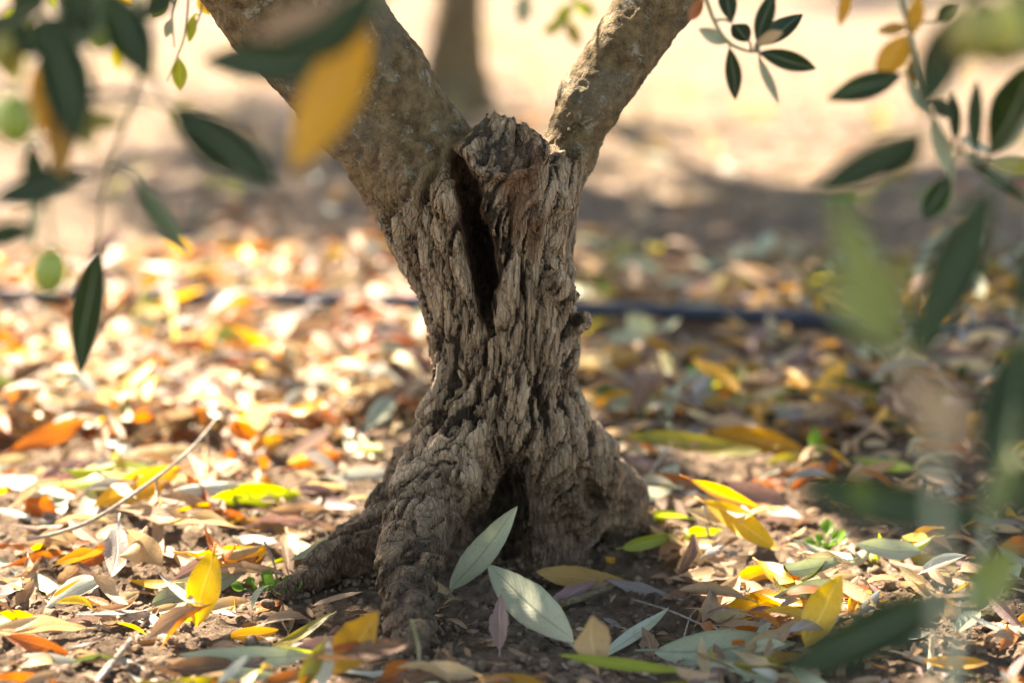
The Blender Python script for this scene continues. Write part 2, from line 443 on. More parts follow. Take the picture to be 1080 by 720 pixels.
def trunk_sdf(P, detail=False):
    x, y, z = P[:, 0], P[:, 1], P[:, 2]
    hw = np.interp(z, _zz, _hw); cx = np.interp(z, _zz, _cc)
    cy = TY + .050 * sstep(.11, .0, z)
    qx, qy = (x - cx) / hw, (y - cy) / (hw * 0.92)
    r = np.sqrt(qx * qx + qy * qy) + 1e-6; th = np.arctan2(qy, qx)
    tw = th + 1.6 * (z - .15)
    lob = 0.035 * np.cos(5 * tw + 0.6) + 0.03 * np.cos(3 * tw + 2.0) + 0.02 * np.cos(9 * tw)
    dT = (r - 1 - lob) * hw * 0.93
    dT = smax(dT, z - (Z_TOP - 0.030), 0.02)
    dl, dr = chain(P, LIMB_L, .01), chain(P, LIMB_R, .008)
    dR = None
    for C in ROOTS:
        e = chain(P, C, .008); dR = e if dR is None else smin(dR, e, .010)
    d = smin(dT, dR, .016)
    # knob left by a sawn limb between the two forks
    ka, kb = A(534, 235, 1.835), A(536, 162, 1.815)
    kn = cone(P, ka, kb, .033, .029) - .004 * noise(x * 38, y * 38, z * 38, 55)
    ax = (kb - ka) / np.linalg.norm(kb - ka); nrm = ax * .8 + np.array([0.05, -.6, .1]); nrm /= np.linalg.norm(nrm)
    cutd = (P - A(533, 158, 1.795)) @ nrm
    kn = smax(kn, cutd + .005 * noise(x * 45, y * 45, z * 45, 56), .010)
    # lip of callus round the cut
    rel = P - A(533, 158, 1.795); pl = rel - (rel @ nrm)[:, None] * nrm
    lip = np.sqrt((np.linalg.norm(pl, axis=1) - .026) ** 2 + (rel @ nrm + .002) ** 2) - .0060 - .006 * noise(x * 32, y * 32, z * 32, 59)
    lip = np.where(pl[:, 2] > -0.018, lip, lip + .01)
    dlim = np.minimum(dl, dr)
    d = smin(d, kn, .014)
    d = smin(d, dlim, .018)
    d = smin(d, lip, .010)
    # burls
    for c, rr in ((A(609, 338, 1.83), .010 + .006 * noise(x * 70, y * 70, z * 70, 88)), (A(603, 318, 1.82), .007), (A(592, 220, 1.82), .010), (A(428, 250, 1.84), .009), (A(588, 300, 1.80), .010), (A(472, 205, 1.80), .015)):
        d = smin(d, np.linalg.norm(P - c, axis=1) - rr, .010)
    sl = chain(P, SLIT, .004, sy=.15)
    ho = chain(P, HOLL, .006, sy=.28)
    sh = chain(P, SHALLOW, .004, sy=.45)
    limb = sstep(-.002, .016, dT - dlim) * sstep(Z_TOP - .15, Z_TOP + .01, z + .05 * noise(x * 16, y * 16, z * 16, 58) + .02 * lump_(x, y, z))
    limb = np.maximum(limb, sstep(.004, .02, d - dlim + .012) * 0)
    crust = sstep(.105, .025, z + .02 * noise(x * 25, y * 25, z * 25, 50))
    info = None
    if detail:
        dx, dy = x - cx + .005 * noise(x * 45, y * 45, z * 20, 21), y - TY + .005 * noise(x * 45, y * 45, z * 20, 22)
        rr = np.sqrt(dx * dx + dy * dy); tg = np.arctan2(dy, dx) - 3.2 * (z - .15)
        gxx, gyy = .075 * np.cos(tg), .075 * np.sin(tg)
        wz = z - .75 * (rr - .06)                   # grain runs down the trunk and out along the roots
        # long fissures following the twist of the grain
        n1 = noise(gxx * 40, gyy * 40, wz * 8, 31); n2 = noise(gxx * 85, gyy * 85, wz * 17, 32); n3 = noise(gxx * 190, gyy * 190, wz * 60, 33)
        fis = np.maximum(0, 1 - np.abs(n1 + .14 * n3) / .075) ** .7 * sstep(-.45, .05, noise(gxx * 14, gyy * 14, wz * 9, 36))
        fis2 = np.maximum(0, 1 - np.abs(n2) / .13) * sstep(-.1, .3, noise(x * 20, y * 20, z * 14, 37))
        f1, f2, rid = worley(gxx * 92 + .8 * n2 + .5 * n3, gyy * 92, wz * 27 + .9 * n1 + .5 * n3, 41)
        fib = noise(gxx * 270, gyy * 270, wz * 42, 34)
        pe = sstep(.15, .02, f2 - f1)
        trunkd = .0100 * fis + .0062 * fis2 + .0032 * pe - .0046 * (rid - .5) - .0020 * n3 - .0014 * fib - .0016 * n1 - .0016 * n2
        # crusty lumps at the foot
        c1, c2, cid = worley(x * 75 + n1, y * 75, z * 60 + n2, 43)
        lump = fbm(x * 30, y * 30, z * 26, 3, 44)
        crd = (.52 + .48 * sstep(.03, .08, z)) * (-.0050 * lump - .0020 * (cid - .5) + .0105 * fis + .0052 * fis2 + .0046 * pe - .0070 * (rid - .5) - .0030 * n3 - .0042 * fbm(x * 70, y * 70, z * 70, 2, 57))
        # smooth young bark: small pimples and wrinkles across the limb
        ld = .60 * trunkd * sstep(Z_TOP + .06, Z_TOP - .08, z + .03 * lump) - .0020 * fbm(x * 60, y * 60, z * 60, 3, 46) - .0010 * np.maximum(0, noise(x * 150, y * 150, z * 150, 47)) + .0012 * pe * sstep(.1, .5, noise(x * 16, y * 16, z * 16, 48)) - .0012 * noise(x * 18, y * 18, z * 18, 49) - .0012 * noise(x * 230, y * 230, z * 230, 92)
        top = sstep(Z_TOP - .065, Z_TOP - .035, z)
        trunkd = trunkd * (1 - .72 * top) - .0060 * top * lump
        dd = trunkd * (1 - crust) + crd * crust
        dd = dd * (1 - limb) + ld * limb
        d = d + dd
        # torn, flaking collars under the forks
        col = sstep(.03, .0, np.abs(z - (Z_TOP - .085 + .02 * noise(x * 20, y * 20, 0, 52)))) * (1 - limb)
        d = d + col * (.005 * pe - .005 * (rid - .5) + .004 * lump * -1)
        pw = (P - A(553, 205, 1.785)) / np.array([.016, .05, .045])
        wood = np.maximum(.8 * sstep(1.25, .6, np.linalg.norm(pw, axis=1) + .5 * n1 + .3 * n2), .0 * z)
        slit_shade = 0
        cut = sstep(.004, -.002, np.abs(cutd) - .004) * sstep(.024, .019, np.linalg.norm(pl, axis=1)) * sstep(Z_TOP - .06, Z_TOP - .03, z)
        d0 = d
        d = d - .0045 * np.exp(-((sl - .0065) / .0045) ** 2) * sstep(.18, .22, z)
        d = smax(d, -(sl + .0040 * n2 + .0055 * n3 + .004 * n1 + .004 * lump), .0012)
        d = smax(d, -(ho + .007 * n2 + .006 * lump + .004 * (cid - .5) + .003 * n3), .003)
        d = smax(d, -(sh + .005 * n2 + .006 * lump + .004 * n3), .002)
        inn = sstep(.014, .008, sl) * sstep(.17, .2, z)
        slit_shade = .85 * sstep(-.010, -.026, d0 + .004 * lump) * inn  # shade mask for the colour, stronger with depth below the bark
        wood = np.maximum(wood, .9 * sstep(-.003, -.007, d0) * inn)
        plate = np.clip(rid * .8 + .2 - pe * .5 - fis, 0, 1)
        info = dict(slit_shade=slit_shade, limb=limb, crust=crust, wood=wood, cut=cut, plate=plate)
    else:
        d = smax(d, -sl, .003); d = smax(d, -ho, .005)
    return d, info

def surface_nets(lo, hi, h, f):
    lo = np.asarray(lo); n = np.ceil((np.asarray(hi) - lo) / h / 4).astype(int) * 4 + 1
    # coarse pass, then fine values only near the surface
    nc = (n - 1) // 4 + 1
    g = [lo[i] + np.arange(nc[i]) * h * 4 for i in range(3)]
    C = f(np.stack(np.meshgrid(*g, indexing='ij'), -1).reshape(-1, 3), False)[0].reshape(nc)
    D = np.where(C > 0, 1.0, -1.0).astype(np.float32)
    D = np.repeat(np.repeat(np.repeat(D, 4, 0), 4, 1), 4, 2)[:n[0], :n[1], :n[2]].copy()
    near = np.abs(C) < .016
    nr = near.copy()
    for ax in range(3):
        for s in (1, -1): nr |= np.roll(near, s, ax)
    M = np.repeat(np.repeat(np.repeat(nr, 4, 0), 4, 1), 4, 2)[:n[0], :n[1], :n[2]]
    idx = np.argwhere(M)
    vals = np.empty(len(idx), np.float32)
    for a in range(0, len(idx), 400000):
        vals[a:a + 400000] = f(lo + idx[a:a + 400000] * h, True)[0]
    D[M] = vals
    # close at the box sides
    for ax in range(3):
        s = [slice(None)] * 3
        s[ax] = 0; D[tuple(s)] = 1; s[ax] = -1; D[tuple(s)] = 1
    neg = D < 0
    cn = [slice(0, -1), slice(1, None)]
    cnt = np.zeros(tuple(np.array(D.shape) - 1), np.uint8)
    for a in cn:
        for b_ in cn:
            for c in cn: cnt += neg[a, b_, c]
    act = (cnt > 0) & (cnt < 8)
    ci = np.argwhere(act)
    vid = np.full(act.shape, -1, np.int32); vid[act] = np.arange(len(ci))
    acc = np.zeros((len(ci), 3)); num = np.zeros(len(ci))
    corners = [(a, b_, c) for a in (0, 1) for b_ in (0, 1) for c in (0, 1)]
    for i, p in enumerate(corners):
        for q in corners[i + 1:]:
            if sum(abs(p[k] - q[k]) for k in range(3)) != 1: continue
            va = D[tuple((ci + p).T)].astype(float); vb = D[tuple((ci + q).T)].astype(float)
            m = (va < 0) != (vb < 0)
            t = np.where(m, va / np.where(m, va - vb, 1), 0)
            pt = np.array(p) + t[:, None] * (np.array(q) - np.array(p))
            acc += pt * m[:, None]; num += m
    V = lo + (ci + acc / num[:, None]) * h
    Fs = []
    for ax in range(3):
        o1, o2 = (ax + 1) % 3, (ax + 2) % 3
        s0 = [slice(None)] * 3; s1 = [slice(None)] * 3
        s0[ax] = slice(0, -1); s1[ax] = slice(1, None)
        a, b_ = neg[tuple(s0)], neg[tuple(s1)]
        e = np.argwhere(a != b_)
        e = e[(e[:, o1] > 0) & (e[:, o2] > 0) & (e[:, o1] < act.shape[o1]) & (e[:, o2] < act.shape[o2])]
        q = []
        for d1, d2 in ((0, 0), (1, 0), (1, 1), (0, 1)):
            k = e.copy(); k[:, o1] -= d1; k[:, o2] -= d2
            q.append(vid[tuple(k.T)])
        q = np.stack(q, -1)
        flip = ~a[tuple(e.T)]
        q[flip] = q[flip][:, ::-1]
        Fs.append(q)
    Fq_ = np.concatenate(Fs); Fq_ = Fq_[(Fq_ >= 0).all(1)]
    return V, Fq_

tree_base = (TX, TY, 0)
TREE = thing('olive_tree', 'old olive tree with gnarled split grey bark trunk forking into two limbs', 'tree', tree_base)
V, Fq = surface_nets((-.33, 1.56, -.06), (.26, 2.10, .50), .0016, trunk_sdf)
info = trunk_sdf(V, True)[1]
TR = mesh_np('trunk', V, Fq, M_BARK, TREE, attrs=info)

# limbs going on above, out of the trunk's forks
def bush_limbs(ends, targets, r0):
    parts = []
    return parts

def wander(a, b, n=6, amp=.06):
    a, b = np.asarray(a), np.asarray(b)
    t = np.linspace(0, 1, n)[:, None]
    P = a + (b - a) * t
    L = np.linalg.norm(b - a)
    P[1:-1] += (rng.random((n - 2, 3)) - .5) * amp * L * 2
    return P

# ------------------------------------------------------------------ leaf meshes
def width_at(t, blunt=.0):
    return np.clip(np.sin(np.pi * np.clip(t, 0, 1) ** (.92)), 0, 1) ** (.78 - blunt * .2)

def leaf_mesh(L, W, bend=.1, cup=.2, twist=0., wave=.0, curl=0., pet=.09, nu=16, nv=6, seed=0, fold=0., rag=0.):
    """local: x along (0 base, L tip), y across, z up; returns V, F, uv"""
    r = np.random.default_rng(seed)
    t = np.linspace(0, 1, nu + 1); s = np.linspace(-1, 1, nv + 1)
    T, S = np.meshgrid(t, s, indexing='ij')
    pk, ex = (r.uniform(.86, 1.02), r.uniform(.72, .92)) if rag < .06 else (r.uniform(.78, 1.15), r.uniform(.65, 1.1))
    w = np.clip(np.sin(np.pi * np.clip(T, 0, 1) ** pk), 0, 1) ** ex * W / 2
    if rag: w = w * (1 + rag * noise(T * 9 + seed * 3.1, np.sign(S) * 4.0 + seed, .5, 90) + rag * .7 * noise(T * 23 + seed, np.sign(S) * 4.0, 1.5, 91))
    w = np.maximum(w, W * .012)
    ph = r.random(4) * 6.28
    asym = .06 * np.sin(2.2 * T * np.pi + ph[0]) * W
    lat = S * w + asym * (1 - np.abs(S)) * .6 + .03 * L * np.sin(np.pi * T * 1.1 + ph[3]) * (r.random() - .5) * 2
    c = cup + fold * T
    ang = c * S
    y = lat * np.cos(ang * .9)
    z = np.abs(lat) * np.abs(np.sin(ang)) * np.sign(c) 
    z = z + wave * W * np.sin(T * 9 + ph[1] + S * .8) * S ** 2 * np.sin(np.pi * T)
    z = z + .5 * wave * W * np.sin(T * 5 + ph[2]) * np.sin(np.pi * T)
    tw = twist * (T - .3)
    y, z = y * np.cos(tw) - z * np.sin(tw), y * np.sin(tw) + z * np.cos(tw)
    # bend the midline into an arc, tighter at the tip with curl
    kap = (bend * 2.0 + curl * T * 3.0)
    th = np.cumsum(np.full_like(t, 1.0 / nu) * (bend * 2.0 + curl * t * 3.0)); th -= th[0]
    th = th - th[nu // 2] * .5 - bend * .5
    mx = np.concatenate([[0], np.cumsum(np.cos((th[1:] + th[:-1]) / 2) * L / nu)]); mz = np.concatenate([[0], np.cumsum(np.sin((th[1:] + th[:-1]) / 2) * L / nu)])
    mz = mz - np.linspace(0, mz[-1], nu + 1)
    X_ = mx[:, None] - z * np.sin(th)[:, None]; Z_ = mz[:, None] + z * np.cos(th)[:, None]
    V = np.stack([X_, y, Z_], -1).reshape(-1, 3)
    uv = np.stack([T, (S + 1) / 2], -1).reshape(-1, 2)
    I = np.arange((nu + 1) * (nv + 1)).reshape(nu + 1, nv + 1)
    F = np.stack([I[:-1, :-1], I[1:, :-1], I[1:, 1:], I[:-1, 1:]], -1).reshape(-1, 4)
    if pet:
        pr = max(.0005, W * .035)
        tip = V[I[1, nv // 2]]
        pp = [(-pet * L, 0, -.02 * L + bend * L * .12), (-pet * L * .4, 0, -.005 * L), (0, 0, -pr * .5), (L * .10, 0, tip[2] - pr * .8)]
        tv, tf = tube(pp, [pr * 1.1, pr, pr, pr * .4], 6)
        F = np.concatenate([F, tf + len(V)]); V = np.concatenate([V, tv]); uv = np.concatenate([uv, np.full((len(tv), 2), .5)])
    return V, F, uv

def frame(axis_, normal):
    x = np.asarray(axis_, float); x = x / np.linalg.norm(x)
    n = np.asarray(normal, float); z = n - x * (n @ x); z /= np.linalg.norm(z) + 1e-9
    return np.stack([x, np.cross(z, x), z], 1)      # columns

UP = np.array([0, 0, 1.0])
def leaf_between(B, T, W, k=.5, roll=0., **kw):
    """leaf from base B to tip T; k=0 faces up, k=1 faces the camera"""
    B, T = np.asarray(B), np.asarray(T)
    ax = T - B; L = np.linalg.norm(ax)
    tc = CAM - (B + T) / 2; tc /= np.linalg.norm(tc)
    n = UP * (1 - k) + tc * k
    R = frame(ax, n)
    if roll:
        c, s = math.cos(roll), math.sin(roll)
        R = R @ np.array([[1, 0, 0], [0, c, -s], [0, s, c]])
    V, F, uv = leaf_mesh(L, W, **kw)
    return B + V @ R.T, F, uv

# height field that leaves settle on
HX, HY, HS = np.arange(-.75, .75, .004), np.arange(1.35, 3.2, .004), .004
H = gh(*np.meshgrid(HX, HY))
def hidx(x, y):
    return (np.clip(((y - HY[0]) / HS).astype(int), 0, len(HY) - 1), np.clip(((x - HX[0]) / HS).astype(int), 0, len(HX) - 1))
def settle(V, soft=.5, sink=.002):
    """drop or raise so that the lowest of the clearances is slightly negative; then the leaf becomes part of the field"""
    j = hidx(V[:, 0], V[:, 1]); cl = V[:, 2] - H[j]
    V = V.copy(); V[:, 2] -= np.quantile(cl, .06) + sink * .3
    V[:, 2] = np.maximum(V[:, 2], gh(V[:, 0], V[:, 1]) - .001)
    return V
def stamp(V, cap=.03):
    j = hidx(V[:, 0], V[:, 1])
    np.maximum.at(H, j, np.minimum(V[:, 2] + .0006, gh(V[:, 0], V[:, 1]) + cap))

LEAFGROUP = 'fallen leaves under the olive tree'
N_LEAF = [0]
LAND = []                                           # named leaves that others are described by
def fallen(V, F, uv, kind, label, settle_it=True):
    if settle_it: V = settle(V)
    stamp(V)
    c = V.mean(0)
    o = mesh_np('fallen_leaf', V - c, F, LM[kind], uv=uv)
    o.location = Vector([float(x) for x in c])
    prop(o, label, 'leaf', LEAFGROUP); N_LEAF[0] += 1
    return o, c

# hero leaves: base px, tip px, heights, width px, colour, facing, bend, curl, label, short name for neighbours
HEROES = [
 (10,462,.01, 95,428,.03, 23,'rust',.75,.25,.1,'rust orange curved leaf arching over pale litter near the left edge','the arching rust leaf'),
 (100,438,.01,143,456,.012,24,'white',.6,.1,0,'sun-bleached white leaf right of the arching rust orange leaf',None),
 (110,458,.022,180,473,.022,20,'lime',.75,.2,0,'yellow green leaf lying just above the big golden leaf on the left','the yellow green leaf'),
 (190,479,.03,98,518,.018,31,'gold',.85,.12,0,'big broad golden leaf lying behind the tall forked twig','the broad golden leaf'),
 (160,476,.02,102,487,.018,16,'lime',.6,.1,0,'narrow pale yellow green leaf between two broader leaves left of the twig',None),
 (122,470,.012,82,484,.01,18,'white',.6,.1,0,'short bleached leaf beside the stalk of the yellow green leaf',None),
 (60,528,.004,18,508,.022,30,'rust',.9,.5,.8,'crumpled orange rust leaf by dark soil near the left edge','the crumpled orange leaf'),
 (46,540,.004,64,500,.012,22,'white',.5,.15,0,'pale cream white leaf pointing away beside the crumpled orange leaf',None),
 (98,498,.022,84,540,.008,20,'white',.85,.1,0,'bluish white leaf hanging down below the broad golden leaf',None),
 (125,532,.035,117,592,.003,26,'grey',.9,.15,0,'grey tan leaf hanging point down beneath the long twig','the hanging grey leaf'),
 (132,545,.03,172,582,.004,27,'cream',.8,.2,.1,'cream tan leaf beside the hanging grey leaf under the twig',None),
 (165,510,.035,172,572,.004,13,'tan',.8,.3,0,'slim folded tan leaf standing right of the cream leaf under the twig',None),
 (196,488,.036,228,536,.004,17,'rust',.9,.15,0,'reddish brown leaf drooping right of the twig fork','the drooping reddish leaf'),
 (5,566,.008,76,551,.014,15,'rust',.75,.25,0,'long orange brown leaf crossing the lower end of the twig',None),
 (28,553,.012,-10,548,.01,16,'rust',.7,.3,.2,'short orange leaf cut by the left edge above the grey green leaf',None),
 (220,514,.012,318,506,.012,27,'lime',.9,.1,0,'large bright yellow green leaf between the twig and the trunk','the bright yellow green leaf'),
 (330,545,.006,245,530,.012,16,'ochre',.6,.25,.1,'rusty ochre leaf with a yellow stalk in front of the bright yellow green leaf',None),
 (278,460,.004,240,428,.04,26,'rust',.9,.5,.5,'upright curled rust leaf in the orange heap behind the twig tip','the upright rust leaf'),
 (300,448,.01,262,462,.012,20,'gold',.8,.3,.2,'yellow orange leaf in the orange heap behind the twig tip',None),
 (272,458,.004,269,425,.045,24,'cream',.9,.1,0,'pale sunlit leaf standing in the orange heap behind the twig tip',None),
 (252,486,.004,236,452,.03,30,'rust',.9,.6,.7,'crinkled dark orange leaf at the foot of the orange heap',None),
 (416,482,.012,352,487,.010,17,'white',.7,.1,0,'brilliant white leaf close to the left side of the trunk','the brilliant white leaf'),
 (372,480,.008,310,485,.01,17,'cream',.6,.15,0,'cream leaf tucked against the brilliant white leaf by the trunk',None),
 (305,478,.008,366,462,.02,22,'rust',.8,.35,.2,'brownish orange arched leaf behind the cream leaf left of the trunk',None),
 (366,438,.02,392,476,.004,22,'silver',.7,.1,0,'pale blue grey leaf leaning away left of the trunk',None),
 (160,606,.006,255,566,.02,27,'silver',.8,.12,0,'blue green leaf lying under the standing mustard yellow leaf','the blue green leaf'),
 (225,563,.060,206,643,.004,36,'yellow',.95,.1,0,'mustard yellow leaf standing upright in front of the blue green leaf','the standing mustard leaf'),
 (8,568,.010,86,597,.006,16,'silver',.6,-.15,0,'long grey green leaf curving across soil at the left edge','the long grey green leaf'),
 (213,656,.004,163,622,.010,10,'grey',.6,.4,.2,'dry greyish rolled leaf lying like a stick left of the mustard leaf',None),
 (95,622,.006,126,632,.006,22,'tan',.7,.6,.8,'crumpled tan fragment alone on the bare soil at lower left','the tan fragment'),
 (122,627,.005,176,636,.004,20,'grey',.6,.4,.4,'brittle grey tan leaf pressed into soil beside the tan fragment',None),
 (140,614,.006,208,604,.010,12,'cream',.6,.3,.1,'slim tan leaf tucked under the blue green leaf',None),
 (325,664,.012,188,664,.010,25,'silver',.9,.12,0,'long silver leaf lying flat below the standing mustard leaf','the long silver leaf'),
 (236,641,.008,294,631,.014,17,'gold',.8,.2,0,'orange yellow leaf resting behind the long silver leaf',None),
 (350,618,.02,278,652,.006,11,'olive',.6,.3,.1,'thin olive yellow leaf with a curved stalk beside the sprout',None),
 (298,692,.006,220,686,.008,18,'silver',.75,.1,0,'grey silver leaf below the long silver leaf','the lower silver leaf'),
 (150,703,.008,270,697,.010,24,'olive',.9,.1,0,'dull olive leaf along the bottom edge under the lower silver leaf',None),
 (86,669,.010,-6,671,.008,15,'white',.7,.1,0,'bleached white leaf at the lower left edge','the bleached edge leaf'),
 (22,665,.002,-4,630,.016,20,'cream',.5,.1,0,'pale cream leaf leaning on soil above the bleached edge leaf',None),
 (346,700,.004,398,628,.058,40,'ochre',.95,.1,0,'broad khaki leaf standing on its stalk left of the front root','the standing khaki leaf'),
 (338,716,.002,347,664,.034,18,'white',.9,.1,0,'small white leaf standing in front of the khaki leaf',None),
 (342,664,.034,314,722,.004,20,'olive',.9,.15,.1,'yellow green leaf tilted beside the small white standing leaf',None),
 (378,541,.03,306,575,.008,14,'silver',.7,.1,0,'slim pale silver leaf touching the left root','the slim silver leaf'),
 (350,545,.012,284,565,.006,9,'lime',.6,.1,0,'thin straw yellow leaf behind the slim silver leaf',None),
 (476,606,.006,545,516,.075,30,'silver',.95,.06,0,'sage green leaf leaning up against the hollow at the trunk foot','the leaning sage leaf'),
 (603,662,.004,516,576,.030,42,'silver',.95,.08,0,'broad pale sage leaf tip to tip with the leaning leaf at the trunk foot','the broad sage leaf'),
 (662,566,.010,565,556,.022,23,'ochre',.9,.2,0,'dark ochre leaf lying at the foot of the right root','the dark ochre leaf'),
 (560,602,.006,632,565,.016,17,'mauve',.8,.15,0,'purplish brown leaf under the dark ochre leaf',None),
 (712,588,.004,638,568,.010,14,'grey',.7,.25,0,'grey dry leaf right of the purplish brown leaf',None),
 (527,668,.003,528,608,.028,20,'mauve',.9,.2,0,'small grey brown leaf standing left of the broad sage leaf',None),
 (630,688,.004,623,630,.050,38,'cream',.95,.12,0,'pointed golden tan leaf standing upright in front of dark soil','the pointed standing leaf'),
 (636,648,.006,704,594,.018,16,'silver',.7,.08,0,'slim sage leaf right of the pointed standing leaf','the slim sage leaf'),
 (688,676,.004,645,652,.014,26,'mauve',.7,.5,.5,'curled brown leaf between the pointed standing leaf and the big green one',None),
 (690,645,.010,840,640,.014,40,'silver',.95,.06,0,'largest grey green leaf lying flat at lower right of the trunk','the largest grey green leaf'),
 (848,647,.012,764,670,.006,22,'ochre',.85,.2,0,'brownish yellow leaf under the tip of the largest grey green leaf',None),
 (734,660,.010,848,690,.004,25,'silver',.8,.1,0,'grey green leaf curving below the largest grey green leaf','the lower curving leaf'),
 (726,706,.004,588,690,.010,15,'lime',.6,.1,0,'vivid green narrow leaf along the bottom below the pointed standing leaf','the vivid green leaf'),
 (746,680,.006,662,692,.006,15,'olive',.7,.1,0,'olive leaf crossing behind the vivid green narrow leaf',None),
 (505,682,.012,620,716,.008,34,'ochre',.95,.1,0,'broad golden tan leaf lying at the bottom edge below the broad sage leaf','the bottom golden leaf'),
 (398,690,.006,436,668,.02,24,'rust',.85,.4,.3,'rust brown curled leaf against the toe of the front root','the rust leaf at the root toe'),
 (470,690,.004,425,706,.012,22,'brown',.8,.4,.4,'dark brown curled leaf below the toe of the front root',None),
 (505,690,.006,450,676,.018,18,'cream',.8,.3,.2,'pale pinkish leaf curled right of the front root toe',None),
 (430,722,.004,462,694,.02,22,'silver',.8,.1,0,'short silver leaf at the bottom edge below the front root',None),
 (727,489,.055,802,522,.010,17,'gold',.8,.12,0,'golden leaf with its long stalk raised in the air right of the trunk','the raised stalk leaf'),
 (742,514,.030,822,562,.006,27,'yellow',.95,.08,0,'long buttery yellow leaf below the raised stalk leaf','the buttery yellow leaf'),
 (756,538,.018,712,568,.004,26,'cream',.9,.35,.2,'folded straw coloured leaf left of the buttery yellow leaf','the folded straw leaf'),
 (736,610,.006,780,560,.024,26,'cream',.95,.1,0,'cream leaf half in shade below the folded straw leaf','the half shaded cream leaf'),
 (774,572,.012,822,560,.016,24,'gold',.9,.15,.2,'cupped golden leaf in front of the buttery yellow leaf',None),
 (757,613,.004,830,582,.022,30,'yellow',.95,.12,0,'dull yellow leaf below the cupped golden leaf','the dull yellow leaf'),
 (822,564,.024,860,606,.006,24,'rust',.9,.35,.4,'rusty red curled leaf right of the dull yellow leaf','the rusty red leaf'),
 (694,556,.006,724,528,.024,22,'tan',.9,.25,.1,'tan leaf leaning up close to the right root',None),
 (834,508,.006,764,481,.022,25,'mauve',.9,.2,0,'pinkish brown leaf behind the buttery yellow leaf','the pinkish brown leaf'),
 (852,590,.008,906,573,.012,19,'cream',.8,.1,0,'pinkish white leaf right of the rusty red leaf','the pinkish white leaf'),
 (850,664,.004,888,588,.055,36,'yellow',.95,.15,0,'tall golden leaf standing folded at lower right','the tall golden leaf'),
 (838,632,.006,862,606,.022,26,'gold',.9,.15,0,'small amber leaf behind the tall golden leaf',None),
 (894,642,.004,931,594,.026,15,'white',.85,.1,0,'slim white leaf leaning right of the tall golden leaf','the slim white leaf'),
 (910,638,.006,982,604,.022,17,'olive',.8,-.2,0,'olive yellow arched leaf right of the slim white leaf','the arched olive leaf'),
 (996,612,.004,948,570,.026,17,'cream',.8,.1,0,'pinkish cream leaf pointing back above the arched olive leaf',None),
 (1016,628,.004,996,606,.018,18,'cream',.8,.2,0,'small cream scrap right of the arched olive leaf',None),
 (934,558,.012,1062,582,.006,20,'olive',.8,.12,0,'long olive leaf lying behind the pinkish cream leaf','the long olive leaf'),
 (750,438,.020,850,456,.012,28,'gold',.9,.15,0,'orange yellow leaf lying in shade behind the raised stalk leaf','the shaded orange yellow leaf'),
 (808,470,.008,852,460,.012,16,'olive',.7,.1,0,'pale olive leaf under the shaded orange yellow leaf',None),
 (724,436,.010,768,428,.012,18,'silver',.8,.1,0,'blue grey leaf left of the shaded orange yellow leaf',None),
 (660,452,.010,805,462,.010,22,'olive',.8,.1,0,'long dark olive leaf in shade right of the trunk',None),
 (670,497,.006,712,492,.010,15,'yellow',.7,.2,0,'small yellow leaf against the right root',None),
 (690,492,.006,717,466,.020,18,'silver',.7,.1,0,'pale green leaf leaning behind the right root',None),
 (335,372,.05,337,406,.012,26,'white',.9,.1,0,'bluish white leaf on edge in the sunny litter behind the trunk','the white leaf on edge'),
 (338,406,.020,358,430,.006,20,'silver',.8,.1,0,'silver leaf just below the white leaf on edge',None),
 (662,320,.04,690,346,.01,24,'silver',.9,.1,0,'pale leaf lying across the black pipe right of the trunk',None),
 (600,418,.02,690,416,.012,22,'gold',.7,.15,0,'golden leaf partly hidden behind the right side of the trunk',None),
 (655,392,.02,690,372,.012,24,'olive',.8,.1,0,'olive yellow leaf behind the trunk near the pipe',None),
 (690,640,.006,676,606,.02,20,'tan',.8,.5,.4,'crinkled tan leaf tip behind the largest grey green leaf',None),
 (700,590,.006,745,570,.012,14,'brown',.7,.4,.3,'dark brown curled leaf below the folded straw leaf',None),
 (215,470,.01,205,520,.006,16,'cream',.6,.2,0,'cream leaf behind the drooping reddish leaf',None),
 (180,560,.01,235,585,.004,20,'cream',.6,.25,.2,'pale tan leaf behind the stalk of the standing mustard leaf',None),
 (60,588,.008,95,560,.015,20,'tan',.8,.3,.3,'tan leaf half buried under the grey green leaf near the left edge',None),
 (20,610,.006,36,572,.022,24,'tan',.8,.5,.5,'ragged tan leaf piece below the long grey green leaf',None),
 (105,600,.004,78,562,.02,18,'brown',.9,.3,.1,'dull brown leaf left of the hanging grey leaf',None),
]
hero_xy = []
short = []
for i, (bx, by, bz, tx, ty, tz, wp, kind, k, bend, curl, label, sh) in enumerate(HEROES):
    B, T = gr(bx, by, bz), gr(tx, ty, tz)
    W = wp * mpp((B + T) / 2) * 1.05
    r = random.Random(i)
    V, F, uv = leaf_between(B, T, W, k, roll=r.uniform(-.15, .15), bend=bend * r.choice((.8, 1.0, 1.2)), cup=r.uniform(.12, .45) + (.4 if curl > .4 else 0), curl=curl,
                            twist=r.uniform(-.35, .35), wave=.03 + .10 * curl + (.06 if kind in ('tan', 'brown', 'grey', 'mauve', 'cream', 'rust') else 0), pet=r.uniform(.06, .14), seed=i, nu=22, nv=8, rag=.22 if kind in ('tan', 'brown', 'grey', 'mauve') else (.12 if kind in ('cream', 'rust', 'ochre') else .05))
    hz = max(bz, tz) > .027
    if hz:   # standing ones only come down or up so that their low end touches
        j = hidx(V[:, 0], V[:, 1]); V[:, 2] -= np.clip(np.quantile(V[:, 2] - H[j], .01), -.03, .012)
    o, c = fallen(V, F, uv, kind, label, settle_it=False if hz else True)
    hero_xy.append(c)
    if sh: LAND.append((c, sh))

